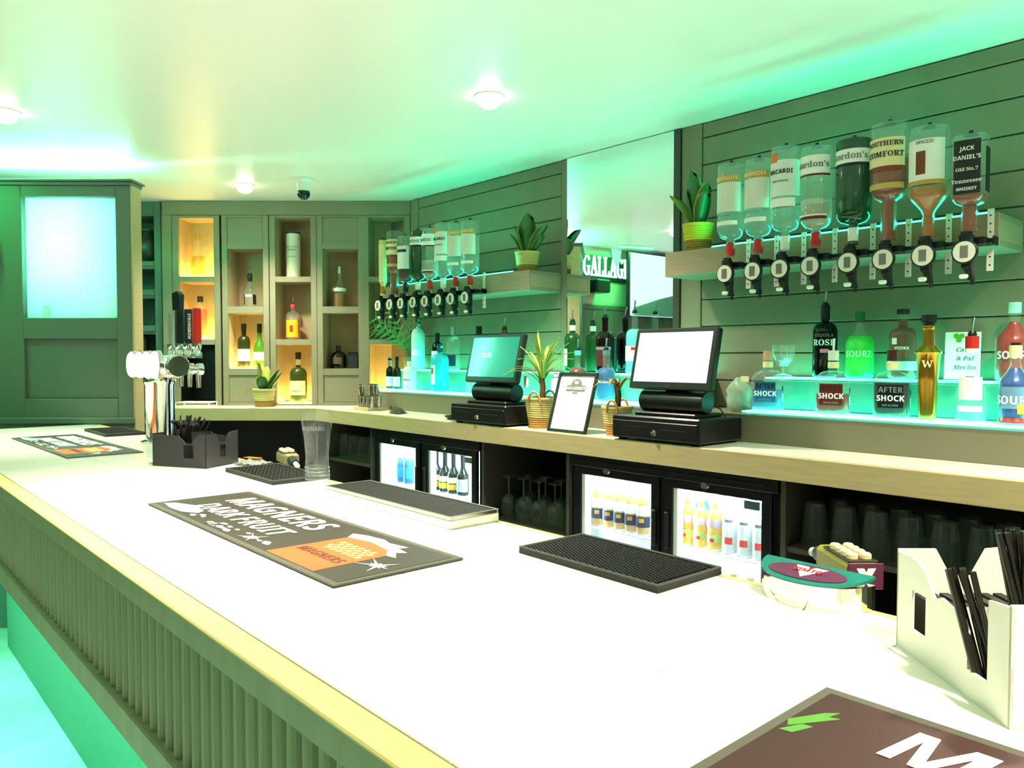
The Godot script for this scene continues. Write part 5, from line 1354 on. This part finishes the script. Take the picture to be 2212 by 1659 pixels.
func runner(label: String, x: float, z: float, turn: float, berry: bool) -> void:
	# local x runs along the mat, local z towards the customers; origin at the far left corner
	var o := thing("bar_runner", label, "bar runner", Vector3(x, BAR + 0.0005, z), turn)
	part("mat", bx(0, 0.889, 0, 0.004, 0, 0.250, 0.0015), mat("runner_rubber", Color(0.30, 0.29, 0.25), 0.6), o)
	var field := mat("runner_print_berry", Color(0.22, 0.09, 0.10), 0.45) if berry else mat("runner_print", Color(0.19, 0.16, 0.13), 0.45)
	part("printed_field", bx(0.012, 0.877, 0.004, 0.0045, 0.014, 0.236), field, o)
	var w := M["white_ink"] as Material
	var flat := func(px: float, pz: float, shear: float) -> Callable:
		return func(v: Vector3) -> Vector3: return Vector3(px + v.x + v.y * shear, 0.0052 + v.z, pz - v.y)
	var st := mk()
	letters(st, "MAGNERS", 0.066, flat.call(0.315, 0.072, 0.16), false, 0.0006)
	if not berry:
		letters(st, "DARK FRUIT", 0.052, flat.call(0.315, 0.156, 0.16), false, 0.0006)
	part("lettering", st, w, o)
	var put := func(poly: Array, m: Material, y: float, called: String) -> void:
		var q := []
		for p in poly:
			q.append(Vector2(p[0], -p[1]))
		part(called, prism(mk(), q, 0.0005, Transform3D(FLAT, Vector3(0, y, 0))), m, o)
	if berry:
		var leaf := mat("print_leaf", Color(0.30, 0.52, 0.18), 0.5)
		put.call([[0.012, 0.100], [0.030, 0.062], [0.040, 0.052], [0.036, 0.068], [0.046, 0.064], [0.030, 0.092], [0.018, 0.112]], leaf, 0.005, "printed_leaf")
		put.call([[0.016, 0.125], [0.026, 0.100], [0.036, 0.098], [0.028, 0.122]], leaf, 0.005, "printed_leaf")
		return
	var org := mat("print_orange", Color(0.93, 0.36, 0.10), 0.5)
	put.call([[0.620, 0.236], [0.626, 0.075], [0.690, 0.060], [0.765, 0.072], [0.793, 0.090], [0.797, 0.236]], org, 0.005, "printed_pint")
	put.call([[0.626, 0.075], [0.606, 0.052], [0.640, 0.040], [0.690, 0.034], [0.720, 0.042], [0.772, 0.034], [0.766, 0.052], [0.802, 0.058], [0.788, 0.072], [0.818, 0.092], [0.793, 0.096], [0.765, 0.074], [0.690, 0.062]], mat("print_foam", Color(0.94, 0.88, 0.80), 0.5), 0.0052, "printed_foam")
	for r in 4:
		for c in 6:
			var a: float = 0.652 + c * 0.0205 + (0.010 if r % 2 else 0.0)
			var b: float = 0.098 + r * 0.0125
			put.call([[a, b + 0.010], [a + 0.012, b + 0.010], [a + 0.016, b], [a + 0.004, b]], mat("print_cream", Color(0.96, 0.86, 0.50), 0.5), 0.0054, "printed_mark")
	st = mk()
	letters(st, "MAGNERS", 0.022, flat.call(0.708, 0.176, 0.12), false, 0.0005)
	part("lettering", st, mat("print_brown", Color(0.30, 0.10, 0.03), 0.5), o)
	var ice := mat("print_ice", Color(0.62, 0.74, 0.72), 0.4)
	put.call([[0.030, 0.222], [0.040, 0.200], [0.110, 0.176], [0.185, 0.186], [0.200, 0.205], [0.160, 0.226], [0.090, 0.230]], ice, 0.005, "printed_ice")
	var rng := RandomNumberGenerator.new()
	rng.seed = 21
	for k in 22:
		var a := rng.randf_range(0.19, 0.58)
		var b := rng.randf_range(0.198, 0.228)
		var q := []
		var rr := rng.randf_range(0.005, 0.014)
		for j in 7:
			var g := TAU * j / 7
			q.append([a + cos(g) * rr * rng.randf_range(0.6, 1.5), b + sin(g) * rr * 0.5])
		put.call(q, ice if k % 3 else w, 0.005 + 0.0001 * k / 22, "printed_ice")
	for s in [[0.508, 0.212, 0.045], [0.840, 0.142, 0.055]]:
		var q := []
		for j in 20:
			var g := TAU * j / 20
			var rr: float = s[2] * (1.0 if j % 4 == 0 else (0.22 if j % 2 else 0.42))
			q.append([clampf(s[0] + cos(g) * rr, 0.02, 0.872), clampf(s[1] + sin(g) * rr * 0.6, 0.02, 0.232)])
		put.call(q, w, 0.0056, "printed_spark")

func rubber_mat(label: String, x: float, z: float, turn: float, w: float, d: float, nubs: bool) -> void:
	var o := thing("rubber_mat", label, "bar mat", Vector3(x, BAR, z), turn)
	part("tray", bx(0, w, 0, 0.008, -d, 0, 0.001), M["black_rubber"], o)
	var st := mk()
	addb(st, 0, w, 0.008, 0.013, -0.006, 0, 0.001)
	addb(st, 0, w, 0.008, 0.013, -d, -d + 0.006, 0.001)
	addb(st, 0, 0.006, 0.008, 0.013, -d + 0.006, -0.006, 0.001)
	addb(st, w - 0.006, w, 0.008, 0.013, -d + 0.006, -0.006, 0.001)
	part("rim", st, mat("rubber_rim", Color(0.20, 0.20, 0.18), 0.6), o)
	st = mk()
	var step := 0.0072 if nubs else 0.012
	var nx := int((w - 0.018) / step)
	var nz := int((d - 0.018) / step)
	st.set_smooth_group(-1)
	for i in nx:
		for j in nz:
			var c := Vector3(0.010 + i * step, 0.008, -0.010 - j * step - (step / 2 if i % 2 else 0.0))
			var r := step * 0.28
			var top := Vector3(0, 0.0042, 0)
			var q := [c + Vector3(-r, 0, -r), c + Vector3(r, 0, -r), c + Vector3(r, 0, r), c + Vector3(-r, 0, r)]
			for k in 4:
				quad(st, q[k], q[k] + top, q[(k + 1) % 4] + top, q[(k + 1) % 4])
			quad(st, q[0] + top, q[1] + top, q[2] + top, q[3] + top)
	part("nubs", st, M["black_rubber"], o).set_meta("kind", "stuff")

func caddy(label: String, at: Vector3, turn: float, m: Material, w: float, d: float, h: float, front_slots: Array, outline: Array) -> Node3D:
	var o := thing("bar_caddy", label, "caddy", at, turn)
	var th := 0.003
	# the walls are cut from an outline with slots
	var wall := func(pts: Array, slots: Array, t: Transform3D, called: String) -> void:
		var st := mk()
		var cuts := [pts[0][0]]
		for s in slots:
			cuts.append(s[0]); cuts.append(s[1])
		cuts.append(pts[pts.size() - 1][0])
		var top := func(x: float) -> float:
			for i in pts.size() - 1:
				if x >= pts[i][0] and x <= pts[i + 1][0]:
					return lerpf(pts[i][1], pts[i + 1][1], (x - pts[i][0]) / maxf(1e-6, pts[i + 1][0] - pts[i][0]))
			return pts[0][1]
		for i in cuts.size() - 1:
			var a: float = cuts[i]
			var b: float = cuts[i + 1]
			var up := [Vector2(a, top.call(a))]
			for p in pts:
				if p[0] > a + 1e-4 and p[0] < b - 1e-4:
					up.append(Vector2(p[0], p[1]))
			up.append(Vector2(b, top.call(b)))
			var is_slot := i % 2 == 1
			if is_slot:
				var s: Array = slots[(i - 1) / 2]
				prism(st, [Vector2(a, 0), Vector2(b, 0), Vector2(b, s[2]), Vector2(a, s[2])], th, t)
				var poly := [Vector2(a, s[3]), Vector2(b, s[3])]
				for k in range(up.size() - 1, -1, -1):
					poly.append(up[k])
				if s[3] < minf(up[0].y, up[up.size() - 1].y) - 0.002:
					prism(st, poly, th, t)
			else:
				var poly := [Vector2(a, 0), Vector2(b, 0)]
				for k in range(up.size() - 1, -1, -1):
					poly.append(up[k])
				prism(st, poly, th, t)
		part(called, st, m, o)
	wall.call(outline, front_slots, Transform3D.IDENTITY, "front_wall")
	wall.call(outline, [], Transform3D(Basis.IDENTITY, Vector3(0, 0, -d + th)), "back_wall")
	var sidep := [[0.0, h], [d * 0.3, h], [d * 0.42, h * 0.72], [d * 0.58, h * 0.72], [d * 0.7, h], [d, h * 1.04]]
	wall.call(sidep, [[d * 0.42, d * 0.60, h * 0.28, h * 0.66]], Transform3D(Basis(Vector3.UP, PI / 2), Vector3(w, 0, 0)), "end_wall")
	wall.call(sidep, [], Transform3D(Basis(Vector3.UP, PI / 2), Vector3(th, 0, 0)), "end_wall")
	part("divider", bx(w * 0.52, w * 0.52 + th, th, h * 0.7, -d + th, -th), m, o)
	part("bottom", bx(0, w, 0, th, -d + th, -th), m, o)
	return o

func straws(label: String, group: String, origin: Vector3, count: int, spread: float, length: float, r: float, seed_number: int, lean: Vector3, knob: bool) -> void:
	var rng := RandomNumberGenerator.new()
	rng.seed = seed_number
	for k in count:
		var b := origin + Vector3(rng.randf_range(-0.012, 0.012), 0, rng.randf_range(-0.012, 0.012))
		var d := (Vector3.UP + lean + Vector3(rng.randf_range(-1, 1), 0, rng.randf_range(-1, 1)) * spread).normalized()
		var o := thing("drinking_straw" if not knob else "stirrer", label, "straw" if not knob else "stirrer", b, 0, group)
		part("stem", rod(mk(), Vector3.ZERO, d * length, r, 7), mat("straw_black", Color(0.10, 0.09, 0.07), 0.35), o)
		if knob:
			part("knob", lathe(mk(), [[0.0, -0.008], [0.006, -0.006], [0.0085, 0.0], [0.006, 0.006], [0.0, 0.008]], 12, 2.0, 1.0, 1.0, Transform3D(Basis.IDENTITY, d * length)), mat("knob_dark", Color(0.10, 0.05, 0.05), 0.15), o)

func bar_things() -> void:
	runner("printed bar runner with an orange pint and white lettering, the large one mid bar", -1.938, -0.822, 0, false)
	runner("printed bar runner with an orange pint, the small far one by the pillar", -3.90, -0.855, 1.5, false)
	runner("dark maroon bar runner with a green leaf at the near right corner", -0.383, -0.782, 0, true)
	rubber_mat("black nubbed rubber mat on the bar before the amber bottle fridge", -1.022, -0.925, -1.5, 0.315, 0.160, true)
	rubber_mat("black rubber mat between the black caddy and the tall glass", -2.34, -0.915, 0, 0.33, 0.165, false)
	rubber_mat("black rubber mat at the far end of the bar by the pillar", -4.07, -0.925, 0, 0.36, 0.165, false)
	# drip tray
	var dt := thing("drip_tray", "long black grid drip tray with a steel rim along the inner bar edge", "drip tray", Vector3(-1.77, BAR, -0.945))
	part("pan", bx(0, 0.52, 0, 0.018, -0.130, 0, 0.002), M["white_plastic"], dt)
	var st := mk()
	addb(st, 0, 0.52, 0.018, 0.027, -0.005, 0, 0.001)
	addb(st, 0, 0.52, 0.018, 0.027, -0.130, -0.125, 0.001)
	addb(st, 0, 0.005, 0.018, 0.027, -0.125, -0.005, 0.001)
	addb(st, 0.515, 0.52, 0.018, 0.027, -0.125, -0.005, 0.001)
	part("rim", st, M["steel"], dt)
	st = mk()
	addb(st, 0.005, 0.515, 0.018, 0.020, -0.125, -0.005)
	for k in 62:
		addb(st, 0.008 + k * 0.0082, 0.012 + k * 0.0082, 0.020, 0.0245, -0.124, -0.006)
	for k in 14:
		addb(st, 0.006, 0.514, 0.020, 0.024, -0.122 + k * 0.0084, -0.119 + k * 0.0084)
	part("grid", st, M["black_rubber"], dt).set_meta("kind", "stuff")
	# tall pint glass
	var gl := thing("pint_glass", "tall clear cider glass with faint lettering by the drip tray", "glass", Vector3(-1.985, BAR, -1.035), 40)
	part("wall", lathe(mk(), [[0.0, 0.0], [0.033, 0.0], [0.034, 0.02], [0.031, 0.055], [0.0315, 0.08], [0.036, 0.125], [0.0425, 0.165], [0.0425, 0.198], [0.041, 0.198]], 32), pane("pint_wall", Color(0.86, 0.92, 0.92), 0.03), gl)
	for y in [0.012, 0.022, 0.032, 0.042]:
		part("ridge", lathe(mk(), [[0.0335, y - 0.003], [0.0352, y], [0.0335, y + 0.003]], 28), M["clear_glass"], gl)
	st = mk()
	letters(st, "MAGNERS", 0.011, func(v: Vector3) -> Vector3: return Vector3(sin(v.x / 0.040) * (0.0405 + v.z), v.y + 0.152, cos(v.x / 0.040) * (0.0405 + v.z)), false, 0.0004)
	part("lettering", st, M["grey_ink"], gl)
	# beer fount
	var bt := thing("beer_fount", "chrome T-shaped beer fount with glowing round badges and four taps", "beer tap", Vector3(-3.34, BAR, -1.04))
	part("base_plate", lathe(mk(), [[0.0, 0.0], [0.075, 0.0], [0.075, 0.006], [0.06, 0.012], [0.0, 0.012]], 28), M["chrome"], bt)
	part("column", lathe(mk(), [[0.0, 0.012], [0.056, 0.012], [0.056, 0.235], [0.062, 0.245], [0.062, 0.27], [0.0, 0.27]], 32), M["chrome"], bt)
	part("cross_bar", lathe(mk(), [[0.0, 0.0], [0.040, 0.0], [0.046, 0.008], [0.046, 0.47], [0.040, 0.478], [0.0, 0.478]], 28, 2.0, 1.0, 1.0, Transform3D(Basis(Vector3(0, 0, 1), -PI / 2), Vector3(-0.25, 0.313, 0))), M["chrome"], bt)
	var cols := [mat("tap_chrome", Color(0.80, 0.80, 0.76), 0.2, 0.6), mat("tap_black", Color(0.08, 0.075, 0.06), 0.3), mat("tap_plum", Color(0.13, 0.10, 0.15), 0.3), mat("tap_red", Color(0.80, 0.12, 0.07), 0.3)]
	for k in 4:
		var x := -0.14 + k * 0.10
		var bd := part("badge_light", lathe(mk(), [[0.0, 0.0], [0.052, 0.0], [0.054, 0.012], [0.048, 0.020], [0.0, 0.024]], 28, 2.0, 1.0, 1.0, Transform3D(Basis(Vector3.RIGHT, PI / 2), Vector3(x, 0.318, 0.055))), glow("badge_light", Color(1.0, 1.0, 0.94), 3.5), bt)
		part("badge_rim", lathe(mk(), [[0.050, -0.008], [0.058, -0.006], [0.058, 0.010], [0.053, 0.012]], 28, 2.0, 1.0, 1.0, Transform3D(Basis(Vector3.RIGHT, PI / 2), Vector3(x, 0.318, 0.055))), M["chrome"], bd)
		var tp := part("tap_body", lathe(mk(), [[0.0, 0.0], [0.012, 0.0], [0.018, 0.01], [0.018, 0.05], [0.024, 0.055], [0.024, 0.075], [0.0, 0.078]], 18, 2.0, 1.0, 1.0, Transform3D(Basis(Vector3.RIGHT, -PI / 2), Vector3(x, 0.300, -0.04))), M["chrome"], bt)
		part("nozzle", lathe(mk(), [[0.0, 0.0], [0.008, 0.0], [0.010, 0.05], [0.016, 0.075], [0.0, 0.08]], 16, 2.0, 1.0, 1.0, Transform3D(Basis.IDENTITY, Vector3(x, 0.225, -0.10))), M["chrome"], tp)
		part("valve", lathe(mk(), [[0.0, 0.0], [0.020, 0.0], [0.020, 0.02], [0.014, 0.03], [0.018, 0.045], [0.018, 0.06], [0.0, 0.062]], 18, 2.0, 1.0, 1.0, Transform3D(Basis.IDENTITY, Vector3(x, 0.345, -0.095))), M["chrome"], tp)
		if k == 0:
			part("handle", rod(mk(), Vector3(x, 0.40, -0.095), Vector3(x, 0.535, -0.095), 0.010, 14, 0.014), cols[k], tp)
		else:
			part("handle", bx(x - 0.015, x + 0.015, 0.405, 0.545, -0.110, -0.080, 0.004), cols[k], tp)
		if k == 1:
			part("handle_top", prism(mk(), [Vector2(-0.016, 0.545), Vector2(0.016, 0.545), Vector2(0.019, 0.61), Vector2(0.006, 0.625), Vector2(-0.019, 0.615)], 0.03, Transform3D(Basis(Vector3.UP, 0.5), Vector3(x, 0, -0.08))), cols[k], tp)
		if k == 2:
			st = mk()
			letters(st, "STRONGBOW", 0.012, func(v: Vector3) -> Vector3: return Vector3(x + 0.0155 + v.z, 0.475 - v.x, -0.095 - v.y), false, 0.0005)
			part("lettering", st, M["white_ink"], tp)
	area("badge_light", Vector3(0.0, 0.318, 0.085), Vector3(0, 180, 0), Vector2(0.40, 0.10), Color(1.0, 1.0, 0.94), 0.12, bt)
	# caddies
	var k := caddy("black bar caddy of stirrers and napkins on the bar by the taps", Vector3(-2.631, BAR, -0.794), 28.4, mat("caddy_black", Color(0.17, 0.17, 0.18), 0.45), 0.213, 0.150, 0.105, [[0.125, 0.165, 0.030, 0.072]], [[0.0, 0.100], [0.105, 0.100], [0.122, 0.086], [0.135, 0.074], [0.158, 0.076], [0.172, 0.098], [0.188, 0.106], [0.213, 0.106]])
	for j in 8:
		part("napkin", box(mk(), Vector3(0.165, 0.052 + 0.002 * j, -0.075), Vector3(0.085, 0.085, 0.002), 0.0, Transform3D(Basis(Vector3.UP, 0.0), Vector3(0, 0, -0.02 + j * 0.008))), mat("napkin_black", Color(0.14, 0.13, 0.13), 0.9), k)
	var inside := k.transform * Vector3(0.055, 0.004, -0.075)
	straws("thin black cocktail stirrer in the black caddy", "stirrers in the black caddy", inside, 16, 0.28, 0.155, 0.0022, 31, Vector3(0.05, 0, -0.25), false)
	straws("dark round-headed stirrer in the black caddy", "round-headed stirrers in the black caddy", inside, 12, 0.34, 0.135, 0.0022, 32, Vector3(0.1, 0, 0.0), true)
	var wc := caddy("white bar caddy of black straws at the right edge", Vector3(-0.389, BAR, -0.972), -42.0, mat("caddy_white", Color(0.90, 0.91, 0.86), 0.4), 0.218, 0.150, 0.118, [[0.036, 0.066, 0.032, 0.078], [0.148, 0.182, 0.030, 0.108]], [[0.0, 0.114], [0.030, 0.116], [0.050, 0.113], [0.066, 0.104], [0.078, 0.088], [0.084, 0.082], [0.098, 0.088], [0.118, 0.084], [0.140, 0.080], [0.1479, 0.068], [0.148, 0.068], [0.182, 0.068], [0.1821, 0.112], [0.218, 0.116]])
	part("back_tab", prism(mk(), [Vector2(0.05, 0.08), Vector2(0.15, 0.08), Vector2(0.15, 0.135), Vector2(0.138, 0.150), Vector2(0.115, 0.156), Vector2(0.085, 0.156), Vector2(0.065, 0.150), Vector2(0.052, 0.132)], 0.003, Transform3D(Basis.IDENTITY, Vector3(0.03, 0, -0.143))), M["caddy_white"], wc)
	for j in 7:
		part("napkin", box(mk(), Vector3(0.058, 0.036, -0.02 - j * 0.016), Vector3(0.10, 0.060, 0.010)), mat("napkin_dark", Color(0.16, 0.14, 0.12), 0.9), wc)
	straws("black drinking straw in the front slot of the white caddy", "straws in the white caddy", wc.transform * Vector3(0.164, 0.006, -0.018), 8, 0.09, 0.128, 0.0032, 41, Vector3(-0.30, 0, 0.0), false)
	straws("black drinking straw in the back of the white caddy", "straws at the back of the white caddy", wc.transform * Vector3(0.150, 0.006, -0.075), 16, 0.12, 0.165, 0.0034, 42, Vector3(-0.12, 0, 0.0), false)
	# drinks guns
	for g in [["drinks gun with white buttons hung behind the left rubber mat", Vector3(-2.37, 1.090, -1.135), -12.0, false], ["drinks gun with a purple badge behind the round purple and teal holder", Vector3(-0.548, 1.105, -1.165), 139.0, true]]:
		var o := thing("drinks_gun", g[0], "drinks gun", g[1], g[2])
		var body := mat("gun_olive", Color(0.52, 0.50, 0.34), 0.35) if not g[3] else mat("gun_yellow", Color(0.66, 0.60, 0.12), 0.3)
		part("body", bx(-0.075, 0.045, -0.018, 0.018, -0.024, 0.024, 0.006), body, o)
		part("button_plate", bx(-0.07, 0.02, 0.018, 0.021, -0.022, 0.022, 0.001), M["black_plastic"], o)
		for i in 4:
			for j in 2:
				part("button", lathe(mk(), [[0.0, 0.0], [0.008, 0.0], [0.008, 0.006], [0.006, 0.008], [0.0, 0.008]], 12, 2.0, 1.0, 1.0, Transform3D(Basis.IDENTITY, Vector3(-0.055 + i * 0.019, 0.021, -0.010 + j * 0.020))), M["cream_paper"], o)
		part("sleeve", rod(mk(), Vector3(0.045, -0.002, 0), Vector3(0.085, -0.008, 0), 0.016, 14, 0.013), mat("sleeve_plum", Color(0.12, 0.10, 0.16), 0.4), o)
		part("nozzle", rod(mk(), Vector3(0.085, -0.008, 0), Vector3(0.112, -0.012, 0), 0.008, 12), M["white_plastic"], o)
		var inv := o.transform.affine_inverse()
		var gp: Vector3 = g[1]
		part("hook", tube(mk(), [inv * (gp + Vector3(0, -0.017, 0)), inv * Vector3(gp.x, BAR + 0.004, gp.z + 0.02), inv * Vector3(gp.x, BAR + 0.003, -1.07)], 0.0035, 6), M["steel"], o)
		if g[3]:
			part("badge", bx(-0.078, -0.075, -0.019, 0.019, -0.026, 0.026, 0.001), mat("badge_purple", Color(0.36, 0.10, 0.26), 0.3), o)
			part("badge_mark", prism(mk(), [Vector2(-0.014, 0.012), Vector2(-0.003, 0.012), Vector2(0, 0.006), Vector2(0.003, 0.012), Vector2(0.014, 0.012), Vector2(0.0, -0.014)], 0.001, Transform3D(Basis(Vector3.UP, -PI / 2), Vector3(-0.0792, 0, 0))), M["white_ink"], o)
	# round gun holder
	var ho := thing("gun_holder", "half-round chrome holder with teal top and purple oval badge on the bar", "holder", Vector3(-0.545, BAR, -1.085))
	var dsh := []
	for j in 25:
		var a := PI * j / 24
		dsh.append(Vector2(cos(a) * 0.082, -sin(a) * 0.074))
	var small := []
	for p in dsh:
		small.append(p * 0.97)
	part("wall", prism(mk(), dsh, 0.034, Transform3D(FLAT, Vector3(0, 0.034, 0))), M["chrome"], ho)
	var plate := Transform3D(Basis(Vector3.RIGHT, deg_to_rad(8)) * FLAT, Vector3(0, 0.046, 0))
	part("top_plate", prism(mk(), dsh, 0.004, plate), mat("plate_teal", Color(0.10, 0.46, 0.42), 0.25), ho)
	var ov := []
	for j in 28:
		var a := TAU * j / 28
		ov.append(Vector2(cos(a) * 0.058, -0.036 + sin(a) * 0.026))
	part("badge", prism(mk(), ov, 0.001, plate * Transform3D(Basis.IDENTITY, Vector3(0, 0, 0.0012))), mat("badge_plum", Color(0.38, 0.11, 0.28), 0.3), ho)
	part("badge_mark", prism(mk(), [Vector2(-0.024, -0.018), Vector2(-0.005, -0.018), Vector2(0, -0.028), Vector2(0.005, -0.018), Vector2(0.024, -0.018), Vector2(0.0, -0.056)], 0.0006, plate * Transform3D(Basis.IDENTITY, Vector3(0, 0, 0.002))), M["white_ink"], ho)
	st = mk()
	letters(st, "VIMTO", 0.010, func(v: Vector3) -> Vector3: return plate * Vector3(v.x, v.y - 0.033, v.z + 0.0027), false, 0.0005)
	part("lettering", st, M["red_ink"], ho)
	# foil packet
	var pk := mk()
	pk.set_smooth_group(1)
	var rows := []
	for i in 8:
		var row := []
		for j in 8:
			var a := Vector2(i, j) / 7.0
			row.append(Vector3((a.x - 0.5) * 0.10, 0.016 * sin(a.x * PI) * sin(a.y * PI) + 0.004 * sin(a.x * 23 + a.y * 17), (a.y - 0.5) * 0.08))
		rows.append(row)
	for i in 7:
		for j in 7:
			quad(pk, rows[i][j], rows[i + 1][j], rows[i + 1][j + 1], rows[i][j + 1])
			quad(pk, rows[i][j] * Vector3(1, -0.2, 1), rows[i][j + 1] * Vector3(1, -0.2, 1), rows[i + 1][j + 1] * Vector3(1, -0.2, 1), rows[i + 1][j] * Vector3(1, -0.2, 1))
	var po := thing("foil_packet", "small silvery foil packet with an orange corner behind the black caddy", "packet", Vector3(-2.44, BAR + 0.006, -1.045), 20)
	part("foil", pk, mat("foil_silver", Color(0.62, 0.66, 0.64), 0.3, 0.4), po)
	part("print", bx(-0.03, 0.03, 0.016, 0.0175, -0.012, 0.012, 0.0005), M["orange_paper"], po)
